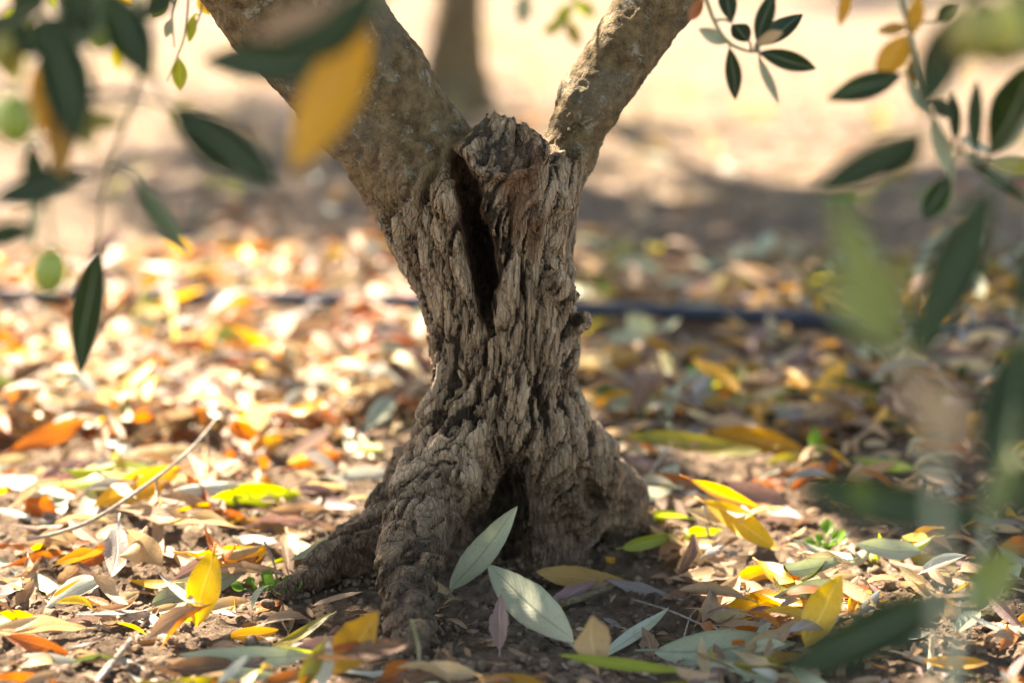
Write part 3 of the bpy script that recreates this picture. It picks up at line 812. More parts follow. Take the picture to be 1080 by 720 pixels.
# landmarks other than leaves
LAND += [(gr(400, 575), 'the left root'), (gr(435, 650), 'the front root'), (gr(672, 555), 'the right root'), (gr(100, 550, .01), 'the long twig'), (gr(228, 440), 'the twig tip'),
         (gr(470, 440), 'the trunk'), (gr(800, 332), 'the black pipe'), (gr(285, 602), 'the small sprout'), (gr(875, 550), 'the right sprout')]

# ------------------------------------------------------------------ filler leaves, one object each
CNAME = {'green': 'dark green', 'silver': 'sage grey', 'pale': 'pale green', 'white': 'bleached white', 'lime': 'yellow green', 'yellow': 'yellow', 'gold': 'golden', 'ochre': 'ochre', 'cream': 'cream', 'tan': 'tan',
         'brown': 'dark brown', 'rust': 'rust orange', 'grey': 'ash grey', 'mauve': 'pinkish brown', 'olive': 'olive'}
KL = ['cream', 'tan', 'tan', 'white', 'rust', 'yellow', 'gold', 'lime', 'silver', 'brown', 'grey', 'cream', 'ochre', 'mauve', 'tan']
KR = ['tan', 'brown', 'olive', 'silver', 'ochre', 'gold', 'mauve', 'grey', 'brown', 'cream', 'tan', 'rust', 'silver', 'lime', 'brown']
used_labels = set(h[11] for h in HEROES)
def relation(c, lc):
    px, py = to_px(np.array([c]))[0][0], to_px(np.array([c]))[1][0]
    qx, qy = to_px(np.array([lc]))[0][0], to_px(np.array([lc]))[1][0]
    dx, dy = px - qx, (py - qy) * 2.2
    near = math.hypot(dx, dy) < 45
    if abs(dx) > abs(dy) * 2: w = 'left of' if dx < 0 else 'right of'
    elif abs(dy) > abs(dx) * 2: w = 'behind' if dy < 0 else 'in front of'
    else: w = ('behind and ' if dy < 0 else 'in front and ') + ('left of' if dx < 0 else 'right of')
    return ('just ' if near else '') + w

def auto_label(c, L, kind, form):
    size = 'small' if L < .040 else ('long' if L > .066 else '')
    order = sorted(LAND, key=lambda q: np.linalg.norm((q[0] - c)[:2]))
    for lc, nm in order[:5]:
        for s in ((size,), (size, 'fallen')):
            t = ' '.join(' '.join(w for w in (*s, form, CNAME[kind], 'leaf', relation(c, lc), nm) if w).split())
            if t not in used_labels and len(t.split()) <= 16:
                used_labels.add(t); return t
    return t

def blocked(x, y):
    """inside the trunk foot"""
    P = np.array([[x, y, .012]]); return trunk_sdf(P)[0][0] < .006

FILL = 300 - len(HEROES) - 4
placed, tries = 0, 0
while placed < FILL and tries < 6000:
    tries += 1
    py = random.triangular(395, 735, 560); px = random.uniform(-25, 1105)
    # dark bare soil in front of the trunk, bare crumbs at lower left and lower right
    dens = .95
    if 480 < px < 730 and 560 < py < 690: dens = .05
    if 330 < px < 480 and 540 < py < 660: dens = .12
    if px < 330 and py > 600: dens = .33
    if px > 900 and py > 590: dens = .45
    if px > 860 and 480 < py < 590: dens = .7
    if random.random() > dens: continue
    g = gr(px, py, .005)
    if blocked(g[0], g[1]): continue
    kinds = KL if px < 420 else (KR if px > 600 else ['tan', 'brown', 'mauve', 'rust', 'cream', 'ochre', 'brown'])
    kind = random.choice(kinds)
    L = random.uniform(.040, .080) * (.85 if kind in ('tan', 'brown', 'grey', 'mauve', 'rust') else 1)
    W = L * random.uniform(.22, .34)
    a = random.uniform(0, 2 * math.pi)
    form, bend, curl, cup, tilt = random.choice([('flat', .05, 0, .15, .1), ('curved', .3, .1, .3, .35), ('curled', .45, .7, .7, .4), ('cupped', .12, 0, .75, .3), ('twisted', .2, .1, .35, .4),
                                                 ('tilted', .1, 0, .25, .8), ('folded', .1, .1, 1.1, .5)])
    dirv = np.array([math.cos(a), math.sin(a), random.uniform(-.1, .1) * (3 if form == 'tilted' else 1)])
    B = np.array([g[0], g[1], .01]) - dirv * L / 2
    V, F, uv = leaf_between(B, B + dirv * L, W, random.uniform(0, .6) * (1.4 if tilt > .5 else 1), roll=random.uniform(-1, 1) * tilt, bend=bend * random.choice((-1, 1, 1)), cup=cup * random.choice((-1, 1, 1)), curl=curl,
                            twist=1.3 if form == 'twisted' else random.uniform(-.4, .4), wave=random.uniform(.03, .13), pet=random.choice((.05, .1, .15)), seed=tries, nu=18, nv=6, rag=.24 if kind in ('tan', 'brown', 'grey', 'mauve') else (.14 if kind in ('cream', 'rust', 'ochre') else .06))
    V = settle(V); c = V.mean(0)
    qx, qy = to_px(np.array([c])); 
    fallen(V, F, uv, kind, auto_label(c, L, kind, form), settle_it=False)
    placed += 1

# ------------------------------------------------------------------ far litter as one mass
def leaf_cloud(B, D, N, L, W, nu=4, cup=.35, bend=None):
    """many leaves at once: base, direction, normal, length, width -> V, F, uv"""
    n = len(B); t = np.linspace(0, 1, nu + 1); s = np.array([-1., 0, 1.])
    D = D / np.linalg.norm(D, axis=1)[:, None]
    N = N - D * (N * D).sum(1)[:, None]; N /= np.linalg.norm(N, axis=1)[:, None] + 1e-9
    S = np.cross(N, D)
    w = np.maximum(width_at(t), .02)
    bend = np.zeros(n) if bend is None else bend
    zt = np.sin(np.pi * t)
    V = (B[:, None, None] + D[:, None, None] * (t[None, :, None, None] * L[:, None, None, None])
         + S[:, None, None] * (s[None, None, :, None] * w[None, :, None, None] * W[:, None, None, None] / 2)
         + N[:, None, None] * (zt[None, :, None, None] * (bend * L)[:, None, None, None] + (np.abs(s)[None, None, :, None] * w[None, :, None, None] * W[:, None, None, None] * cup / 2)))
    V = V.reshape(-1, 3)
    I = np.arange((nu + 1) * 3).reshape(nu + 1, 3)
    f = np.stack([I[:-1, :-1], I[1:, :-1], I[1:, 1:], I[:-1, 1:]], -1).reshape(-1, 4)
    F = (f[None] + (np.arange(n) * (nu + 1) * 3)[:, None, None]).reshape(-1, 4)
    uv = np.stack(np.broadcast_arrays(t[:, None], (s[None] + 1) / 2), -1).reshape(-1, 2)
    return V, F, np.tile(uv, (n, 1))

HOSE = [np.array([x_, y_, float(gh(x_, y_)) + .012]) for x_, y_ in ((-9., 3.5), (-5., 3.3), (-2.4, 3.1))]
for px, py in ((-420, 318), (-150, 313), (80, 311), (240, 313), (440, 317), (625, 324), (800, 331), (950, 341), (1060, 351), (1180, 362), (1500, 395)):
    p = gr(px, py, .012); p[2] = max(.010, gh(p[0], p[1]) + .012); HOSE.append(p)
HOSE += [np.array([x_, y_, float(gh(x_, y_)) + .012]) for x_, y_ in ((2.2, 2.35), (5., 2.2), (9., 2.4))]

def scatter_litter(n, fy, fx, kinds, lmin, lmax, z0, tilt, hf=None):
    Bs = []
    ys = fy(n); xs = fx(ys)
    a = rng.random(n) * 6.283
    L = lmin + (lmax - lmin) * rng.random(n)
    D = np.stack([np.cos(a), np.sin(a), (rng.random(n) - .5) * tilt], 1)
    N = np.stack([(rng.random(n) - .5) * tilt * 2.4, (rng.random(n) - .5) * tilt * 2.4 - .2, np.ones(n)], 1)
    hosey = np.interp(xs, [p[0] for p in HOSE], [p[1] for p in HOSE])
    ok = (ys < hosey - np.where(xs > 0, .10, .075)) | (ys > hosey + .025) | (rng.random(n) < np.where(xs > 0, .06, .3))
    xs, ys, a, L, D, N = xs[ok], ys[ok], a[ok], L[ok], D[ok], N[ok]; n = len(xs)
    z = (hf or gh)(xs, ys) + z0 * rng.random(n) + .002
    B = np.stack([xs, ys, z], 1)
    k = rng.integers(0, len(kinds), n)
    V, F, uv = leaf_cloud(B, D, N, L, L * (.2 + .1 * rng.random(n)), 5, .5, (rng.random(n) - .4) * .35)
    return V, F, uv, np.repeat(k, 10)

mats = list(LM.values()); mi = {k: i for i, k in enumerate(LM)}
def with_kinds(res, kinds):
    V, F, uv, k = res
    return V, F, uv, np.array([mi[q] for q in kinds])[k]
parts = []
def cone_x(m): return lambda y: (rng.random(len(y)) - .5) * (y * .46 + m)
KM = ['cream', 'tan', 'tan', 'cream', 'brown', 'rust', 'tan', 'gold', 'white', 'tan', 'mauve', 'grey', 'silver', 'cream', 'tan', 'brown', 'rust', 'tan', 'yellow', 'rust', 'brown']
KD = ['tan', 'brown', 'olive', 'silver', 'ochre', 'gold', 'cream', 'grey', 'brown', 'tan', 'brown', 'mauve', 'silver', 'tan', 'brown']
keep = lambda r, f: r
parts.append(with_kinds(scatter_litter(1700, lambda n: 2.28 + 1.1 * rng.random(n) ** 1.35, lambda y: -.05 - rng.random(len(y)) * (y * .27 + .1), KM, .045, .085, .022, 1.0), KM))
parts.append(with_kinds(scatter_litter(1500, lambda n: 2.28 + 1.1 * rng.random(n) ** 1.3, lambda y: -.05 + rng.random(len(y)) * (y * .27 + .1), KD, .045, .085, .018, .9), KD))
parts.append(with_kinds(scatter_litter(1000, lambda n: 3.3 + 4.5 * rng.random(n), cone_x(.8), KM, .03, .07, .012, .8), KM))
parts.append(with_kinds(scatter_litter(2600, lambda n: .2 + 5.5 * rng.random(n), lambda y: np.where(rng.random(len(y)) < .5, -1, 1) * (y * .24 + .06 + 1.3 * rng.random(len(y)) ** 1.3), KM, .03, .07, .012, .8), KM))
def near_leaves(n):
    out = []
    while len(out) < n:
        px, py = random.uniform(-30, 1110), random.uniform(405, 740)
        dn = 1.0 if px < 400 and py < 580 else (.6 if px < 330 else .95)
        if 330 < px < 740 and py > 520: dn = .07
        if px > 690 and py < 480: dn = .9
        if random.random() > dn: continue
        g = gr(px, py, .005)
        if abs(g[0] - TX) < .16 and abs(g[1] - TY) < .14 and blocked(g[0], g[1]): continue
        out.append(g)
    return np.array(out)
NLV = near_leaves(560)
parts.append(with_kinds(scatter_litter(560, lambda n: NLV[:, 1], lambda y: NLV[:, 0], KM, .022, .052, .010, 1.3, lambda x, y: H[hidx(x, y)] * .5 + gh(x, y) * .5), KM))
# broken bits and scraps between the leaves nearby
KB = ['tan', 'brown', 'cream', 'mauve', 'grey', 'tan', 'brown']
hfield = lambda x, y: H[hidx(x, y)]
def bits_x(y): return (rng.random(len(y)) - .5) * (y * .46 + .1)
b = scatter_litter(1500, lambda n: 1.45 + .95 * rng.random(n), bits_x, KB, .006, .022, .003, .8, gh)
parts.append(with_kinds(b, KB))
V, F = join([(p[0], p[1]) for p in parts]); uv = np.concatenate([p[2] for p in parts]); km = np.concatenate([p[3] for p in parts])
prop(mesh_np('leaf_litter', V, F, mats, midx=km, uv=uv), 'thick litter of smaller dry olive leaves spread over the soil around and behind the trunk', 'leaf litter', kind='stuff')

# soil crumbs
def ico():
    import bmesh
    bm = bmesh.new(); bmesh.ops.create_icosphere(bm, subdivisions=2, radius=1)
    V = np.array([v.co[:] for v in bm.verts]); F = np.array([[v.index for v in f.verts] for f in bm.faces]); bm.free()
    return V, F
IV, IF = ico()
crumbs = []
shapes = []
for k in range(8):
    q = IV * (1 + .75 * noise(IV[:, 0] * 1.3 + k * 9, IV[:, 1] * 1.3, IV[:, 2] * 1.3, 60)[:, None] + .55 * noise(IV[:, 0] * 3.4 + k * 9, IV[:, 1] * 3.4, IV[:, 2] * 3.4, 61)[:, None])
    shapes.append(q)
for i in range(9000):
    y = 1.43 + .9 * random.random() ** 1.4; x = (random.random() - .5) * (y * .46 + .08)
    px, py = to_px(np.array([[x, y, 0]])); px, py = px[0], py[0]
    w = .45
    if px < 330 and py > 590: w = 1.0
    if 470 < px < 740 and py > 540: w = 1.0
    if px > 850 and py > 560: w = 1.0
    if random.random() > w: continue
    s = .0007 + .0050 * random.random() ** 6
    q = shapes[i % 8] @ np.array(Matrix.Rotation(random.random() * 6.28, 3, Vector((random.random(), random.random(), 1))))
    crumbs.append((q * s * np.array([1, 1, .8]) + np.array([x, y, gh(x, y) + s * .25]), IF))
Q = np.stack([TX + (rng.random(60000) - .5) * .5, 1.78 + (rng.random(60000) - .5) * .46, np.zeros(60000)], 1)
Q[:, 2] = gh(Q[:, 0], Q[:, 1]) + .006
dq = trunk_sdf(Q)[0]; Q = Q[(dq > -.003) & (dq < .004 + .016 * rng.random(60000) ** 2)][:650]
for i, q0 in enumerate(Q):
    s = .0008 + .0028 * random.random() ** 3
    q = shapes[i % 8] @ np.array(Matrix.Rotation(random.random() * 6.28, 3, Vector((random.random(), random.random(), 1))))
    crumbs.append((q * s + q0 - (0, 0, .005 * random.random()), IF))
V, F = join(crumbs)
prop(mesh_np('soil_crumbs', V, F, M_CLOD), 'loose brown crumbs of dry soil scattered over the bare ground around the roots', 'soil crumbs', kind='stuff')

# ------------------------------------------------------------------ twigs and sticks on the ground
def stick(label, pts, r, mat, name='fallen_twig', group='sticks on the ground'):
    P = [gr(px, py, z) for px, py, z in pts]
    V, F = tube(P, r, 8, .25, 5)
    j = hidx(V[:, 0], V[:, 1]); V[:, 2] -= np.clip(np.quantile(V[:, 2] - gh(V[:, 0], V[:, 1]), .03), -.03, .03)
    c = V.mean(0); o = mesh_np(name, V - c, F, mat); o.location = Vector([float(q) for q in c])
    prop(o, label, 'twig', group); return o
def forked(label, chains, mat):
    P0 = gr(*chains[0][0][0])
    t = thing('fallen_twig', label, 'twig', P0, 'sticks on the ground')
    for n, (pts, r) in enumerate(chains):
        V, F = tube([gr(*p) for p in pts], r, 8, .25, 5)
        mesh_np('stem' if n == 0 else 'side_shoot', V, F, mat, t)
    return t
forked('long pale twig rising from the left litter to a bare bright tip', [
    ([(28, 569, .004), (60, 562, .008), (98, 548, .018), (142, 520, .030), (185, 488, .045), (212, 462, .055), (229, 441, .066)], [.0015, .0016, .0017, .0016, .0015, .0014, .0012]),
    ([(165, 505, .036), (166, 525, .02), (172, 548, .008)], [.0012, .001, .0006]),
    ([(218, 455, .058), (220, 478, .03), (219, 500, .01)], [.001, .0009, .0005])], M_STICK)
stick('grey sliver of bark lying under the dark ochre leaf', [(578, 600, .003), (606, 592, .005), (644, 580, .006)], [.003, .0036, .002], M_LIMB)
stick('slim grey stick leaning behind the right root', [(677, 492, .006), (690, 471, .02), (704, 450, .035)], [.0015, .0016, .0014], M_STICK)
stick('thin pale stem between the largest grey green leaf and the folded straw leaf', [(670, 592, .01), (710, 604, .01), (752, 622, .006)], [.0008, .0009, .0008], M_STICK)
stick('bleached broken stalk sticking up in the lower right soil', [(981, 682, .003), (983, 660, .015), (984, 645, .028)], [.0020, .0018, .0014], M_PALESTICK)
stick('short bleached splinter beside the broken stalk at lower right', [(994, 676, .003), (993, 660, .016)], [.0013, .0009], M_PALESTICK)
stick('short pale chip lying left of the broken stalk at lower right', [(955, 662, .006), (985, 673, .004)], [.0028, .0022], M_PALESTICK)
stick('thin green brown stalk curving up against the front root', [(442, 690, .004), (441, 660, .022), (434, 630, .045)], [.0012, .0014, .0012], M_STEM)
stick('dark broken twig lying on bare soil at lower left', [(95, 700, .004), (118, 672, .010), (137, 648, .014)], [.0022, .0026, .0016], M_STICK)
stick('dry brown twig standing behind the small sprout', [(292, 585, .004), (286, 560, .02), (278, 545, .032)], [.0011, .001, .0008], M_STICK)
stick('tiny crooked root fibre right of the broad sage leaf', [(720, 636, .004), (728, 610, .008), (736, 600, .012)], [.0007, .0006, .0005], M_STICK, )
stick('thin yellow stalk rising above the folded straw leaf', [(748, 540, .004), (744, 520, .026), (742, 508, .036)], [.0012, .0011, .001], M_PALESTICK)
stick('thin straw stalk lying across the bottom edge left of the golden tan leaf', [(362, 702, .006), (400, 712, .006), (440, 722, .005)], [.0016, .0018, .0016], M_PALESTICK)

# ------------------------------------------------------------------ small living weeds
def sprout(px, py, size, label, n, mat=M_WEED, erect=.4, name='weed_sprout', cat='weed', blade=False):
    g = gr(px, py, 0); g[2] = gh(g[0], g[1])
    t = thing(name, label, cat, g, 'small weeds in the soil')
    for i in range(n):
        a = i * 2.4 + px; e = erect + .5 * random.random()
        d = np.array([math.cos(a) * (1 - e * .6), math.sin(a) * (1 - e * .6), e])
        L = size * random.uniform(.6, 1.1)
        if blade:
            V, F, uv = leaf_between(g + d * .002, g + d * L, L * .11, .6, bend=random.uniform(.1, .35), cup=.3, pet=0, seed=i)
            mesh_np('blade', V, F, mat, t, uv=uv)
        else:
            m_ = g + d * L * .55
            sv, sf = tube([g, g + d * L * .3 + UP * L * .1, m_], size * .03, 6)
            V, F, uv = leaf_between(m_, m_ + (d + UP * -.2) * L * .6, L * .42, .5, bend=.2, cup=.3, pet=0, seed=i)
            V2, F2 = join([(V, F), (sv, sf)]); mesh_np('leaf', V2, F2, mat, t, uv=np.concatenate([uv, np.full((len(sv), 2), .5)]))
    return t
sprout(270, 604, .022, 'tiny pale sprout beside the left root tip', 5)
sprout(298, 606, .026, 'small bright green sprout touching the left root tip', 7)
sprout(874, 556, .030, 'small lime green weed growing right of the buttery yellow leaf', 8)
sprout(860, 484, .030, 'bright green seedling beside the shaded orange yellow leaf', 3, erect=.9)
sprout(190, 372, .05, 'yellow green grass tuft near the pipe on the sunny side', 5, M_STRAW, .9, 'grass_tuft', 'grass', True)
sprout(140, 328, .06, 'low spreading yellow green grass tuft left of the pipe', 6, M_STRAW, .3, 'grass_tuft', 'grass', True)
sprout(735, 412, .04, 'low green weed in shade right of the trunk', 7)

# dry weeds over the far ground
parts = []
for i in range(420):
    y = 3.6 + 7 * random.random(); x = (random.random() - .5) * (y * .5 + 1.5)
    g = np.array([x, y, float(gh(x, y))]); n = random.randint(4, 8); hgt = random.uniform(.02, .07)
    a = rng.random(n) * 6.283; D = np.stack([np.cos(a) * .6, np.sin(a) * .6, .4 + .6 * rng.random(n)], 1)
    L_ = hgt * (.6 + .6 * rng.random(n))
    V, F, uv = leaf_cloud(np.repeat(g[None], n, 0), D, np.tile([.1, -.3, 1.], (n, 1)), L_, L_ * .13, 3, .2, np.full(n, .12))
    parts.append((V, F))
V, F = join(parts)
prop(mesh_np('dry_weeds', V, F, [M_STRAW, LM['tan'], M_WEED, LM['brown']], midx=np.repeat(rng.choice(4, len(parts), p=[.35, .3, .15, .2]), [len(p[1]) for p in parts])), 'sparse dry weeds and grass scattered over the sunny ground behind the pipe', 'weeds', kind='stuff')

# ------------------------------------------------------------------ irrigation pipe
P = HOSE
V, F = tube(P, .0092, 14, 0, 8)
o = mesh_np('irrigation_pipe', V - P[8], F, M_HOSE); o.location = Vector([float(q) for q in P[8]])
prop(o, 'black plastic irrigation pipe running along the ground behind the trunk', 'pipe')

# ------------------------------------------------------------------ crowns: leaves kept where the photograph's ground lies in shade
SHADE = """3222333322773
3445544332212
7788764211222
3235664211112
5688876665676
3578888999998
1124678899998
0101135567877
1112136677877
1125258877887
1112169987888
2111289721788
3222499821467
4433899731225
2343599896323
2235688799722
3345677799842""".replace(' 1', '').split('\n')
SH = np.array([[int(c) for c in r[:13]] for r in SHADE], float) / 9.0
def shade_at(G):
    px, py = to_px(G)
    inside = (px > -90) & (px < 1170) & (py > -25) & (py < 790)
    fx = np.clip(px / 90, 0, 11.999); fy = np.clip(py / 45, 0, 15.999)
    ix, iy = fx.astype(int), fy.astype(int); ax, ay = fx - ix, fy - iy
    v = SH[iy, ix] * (1-ax) * (1-ay) + SH[iy, ix+1] * ax * (1-ay) + SH[iy+1, ix] * (1-ax) * ay + SH[iy+1, ix+1] * ax * ay
    return np.where(inside, v, np.where(G[:, 1] < 1.45, .78, .55))

def keep_leaf(C, freq):
    """C leaf centres; True where the leaf's shadow falls on ground that is shaded in the photo"""
    G = C - SUN * (C[:, 2] / SUN[2])[:, None]
    n = .5 + .6 * noise(G[:, 0] * freq, G[:, 1] * freq * .7, 5.5, 70) + .25 * noise(G[:, 0] * freq * 2.6, G[:, 1] * freq * 1.8, 2.5, 71)
    return (shade_at(G) > np.clip(.1 + .9 * n, .26, .84)) & (G[:, 1] > -3)

def crown(parent, centre, rad, n_cl, per, freq, zmin, lsize=.062, ymin=-9, anchor=None, big=1.0):
    """clusters of leaves along short shoots through an uneven ellipsoid"""
    u = rng.normal(size=(n_cl, 3)); u /= np.linalg.norm(u, axis=1)[:, None]
    u *= (rng.random(n_cl) ** .45)[:, None]
    lump = 1 + .25 * noise(u[:, 0] * 2.5, u[:, 1] * 2.5, u[:, 2] * 2.5, 75)
    C = np.asarray(centre) + u * np.asarray(rad) * lump[:, None]
    C = C[(C[:, 2] > zmin) & (C[:, 1] > ymin)]
    n = len(C)
    d = rng.normal(size=(n, 3)) + np.array([0, 0, .2]); d /= np.linalg.norm(d, axis=1)[:, None]
    d += u[:n] * .6
    t = np.linspace(-1, 1, per)
    B = C[:, None] + d[:, None] * (t[None, :, None] * .10 * big)
    D = d[:, None] * .5 + rng.normal(size=(n, per, 3)) * .8
    B, D = B.reshape(-1, 3), D.reshape(-1, 3)
    L = lsize * (.7 + .5 * rng.random(len(B)))
    D /= np.linalg.norm(D, axis=1)[:, None]
    ok = keep_leaf(B + D * L[:, None] / 2, freq) & (B[:, 2] > zmin - .1)
    N = rng.normal(size=B.shape) * .7 + SUN
    B, D, N, L = B[ok], D[ok], N[ok], L[ok]
    V, F, uv = leaf_cloud(B, D, N, L, L * (.22 + .06 * rng.random(len(L))), 3, .3, (rng.random(len(L)) - .5) * .2)
    mesh_np('crown', V, F, [LM['green'], LM['silver'], LM['olive']], parent, midx=np.repeat(rng.choice(3, len(L), p=[.8, .14, .06]), 6), uv=uv)
    # twigs that carry them
    tw = []
    okc = np.zeros(n * per, bool); okc[:] = ok; okc = okc.reshape(n, per).any(1)
    for c, dd in zip(C[okc][::2], d[okc][::2]):
        tw.append(tube([c - dd * .12 * big, c + dd * .12 * big], [.0028, .0012], 5, cap=False))
    if tw:
        Vt, Ft = join(tw); mesh_np('twigs', Vt, Ft, M_TWIG, parent)
    return C[okc]

# main tree: limbs and crown above the picture, plus an added front crown
CR = crown(TREE, (-.45, 2.6, 1.4), (1.5, 1.85, .78), 3000, 12, 9.0, .62, .064, .75)
SKY_BLOCK = crown(TREE, (.1, .35, 1.55), (1.7, 1.5, .6), 1250, 12, 7.0, .95, .064, -2.5)  # unseen foliage added over the camera to block skylight from the front
limb_parts = {}
for nm, C0, tg in (('L', LIMB_L, [(-.75, 1.5, 1.25), (-1.2, 2.3, 1.5), (-.6, 2.6, 1.75), (-.35, .8, 1.35)]), ('R', LIMB_R, [(.55, 1.9, 1.25), (.35, 2.7, 1.7), (.5, .7, 1.4), (-.1, 2.2, 1.6)])):
    pts = []
    (p0, r0), (p1, r1) = C0[-2], C0[-1]
    a = p0 + (p1 - p0) * .55; dirn = (p1 - p0) / np.linalg.norm(p1 - p0)
    q = p1 + dirn * .12 + UP * .10; q2 = q + dirn * .10 + UP * .22
    pts.append(tube([a, p1, q, q2], [r1 * .92, r1 * .95, r1 * .85, r1 * .7], 20, .05, 5))
    for e in tg:
        W = wander(q2 - UP * .05, e, 6, .06); pts.append(tube(W, np.linspace(r1 * .62, .007, 6), 10, .05, 3))
        CR_ = CR if e[1] > 1.4 else np.vstack([CR, SKY_BLOCK]); near = CR_[np.argsort(np.linalg.norm(CR_ - np.array(e), axis=1))[:260]][::7]
        for c in near[:34]:
            if shade_at((.5 * c + .5 * W[3] - SUN * ((.5 * c + .5 * W[3])[2] / SUN[2]))[None])[0] < .4: continue
            k = random.randint(2, 5); pts.append(tube(wander(W[k], c, 4, .07), [.006, .0045, .0032, .002], 6, 0, 2, False))
    V, F = join(pts); mesh_np('limb', V, F, M_LIMB, TREE)

# row of olive trees behind; only the foot of the nearest one comes into the picture
def far_tree(g, label, r, rad, n_cl, lean, group='olive trees in the rows behind', zc=1.55):
    t = thing('olive_tree', label, 'tree', g, group)
    pts = [tube([g + (0, 0, -.05), g + (lean * .02, 0, .05), g + (lean * .05, 0, .25), g + (lean * .08, 0, .55)], [r * 2.6, r * 1.6, r * 1.05, r * 1.05], 22, .22, 6)]
    top = g + np.array([lean * .08, 0, .5])
    for k in range(5):
        a = k * 1.257 + .4; e = g + np.array([math.cos(a) * rad[0] * .5, math.sin(a) * rad[0] * .5, zc + .2 * math.sin(k * 2)])
        pts.append(tube(wander(top, e, 6, .05), np.linspace(r * .6, .01, 6), 8, .1, 3))
    V, F = join(pts); mesh_np('trunk', V, F, M_LIMB, t)
    crown(t, g + np.array([0, 0, zc]), rad, n_cl, 9, 3.0, .55, .085, -9, None, 1.6)
    return t
g1 = gr(478, 112, 0)
far_tree(g1, 'slim olive trunk standing blurred in the sun behind the fork', .052, (1.8, 2.1, .9), 4600, .3)
far_tree(np.array([3.3, 6.3, 0.]), 'olive tree beyond the picture whose crown shades the ground behind the right limb', .06, (1.6, 1.5, .85), 2300, -.4)
far_tree(np.array([-3.4, 6.6, 0.]), 'olive tree beyond the picture whose crown shades the ground at far left', .06, (1.6, 1.5, .85), 2300, .2)
far_tree(np.array([.7, 12.6, 0.]), 'olive tree in the next row beyond the picture', .06, (1.8, 1.5, .9), 2300, .2)

# ------------------------------------------------------------------ hanging olive sprays near the lens
def spray(name, label, stems, leaves, olives=(), cat='branch', stem_mat=M_STEM, root=None):
    S = []
    pl = []
    for st in stems:
        P = [at(px, py, Y) if len_ == 4 else np.array([px, py, Y]) for px, py, Y, r, *z in st for len_ in (4,)]
        R = [r for px, py, Y, r in st]
        pl.append(P); V, F = tube(P, R, 8, .08, 5); S.append((V, F))
    g = pl[0][0]
    t = thing(name, label, cat, g)
    V, F = join(S); mesh_np('stem', V, F, stem_mat, t)
    dense = np.concatenate([np.concatenate([np.linspace(a, b, 12) for a, b in zip(P[:-1], P[1:])]) for P in pl])
    for i, lf in enumerate(leaves):
        bx, by, tx, ty, Y0, Y1, wp, kind, k, bend = lf[:10]
        B, T = at(bx, by, Y0), at(tx, ty, Y1)
        Vl, Fl, uv = leaf_between(B, T, wp * 1.2 * mpp((B + T) / 2), k, roll=(lf[10] if len(lf) > 10 else 0), bend=bend, cup=.25, twist=random.uniform(-.25, .25), wave=.03, pet=.02, seed=i + 200, nu=14, nv=6)
        q = dense[np.argmin(np.linalg.norm(dense - B, axis=1))]
        m = (q + B) / 2 + (q - B) * 0 + UP * .1 * np.linalg.norm(q - B)
        tv, tf = tube([q, m, B], [.0011, .0009, .0009], 6, 0, 3)
        V2, F2 = join([(Vl, Fl), (tv, tf)])
        o = mesh_np('leaf', V2, F2, LM[kind], t, uv=np.concatenate([uv, np.full((len(tv), 2), .5)]))
        if kind in ('gold', 'yellow'): o['label'] = 'golden yellow leaf among green ones'
    for i, (px, py, Y, rp, mt, up) in enumerate(olives):
        c = at(px, py, Y); r = rp * mpp(c)
        O = IV * (1 + .0 * IV[:, :1]) * np.array([r * .92, r * .92, r * (1.12 + .1 * (i % 2))])
        O[:, 2] += .0
        th = .2 * math.sin(i * 3 + 1); O = O @ np.array([[math.cos(th), 0, math.sin(th)], [0, 1, 0], [-math.sin(th), 0, math.cos(th)]])
        top = c + UP * r * 1.08
        q = dense[np.argmin(np.linalg.norm(dense - (top + UP * .01), axis=1))]
        fr = mesh_np('olive', O + c, IF, mt, t)
        sv, sf = tube([top - UP * r * .1, (top + q) / 2 + np.array([.002, 0, .002]), q], [.0010, .0008, .0010], 6, 0, 3)
        mesh_np('stalk', sv, sf, M_STEM, fr).matrix_parent_inverse = (Matrix.Translation(t.location)).inverted()
    return t

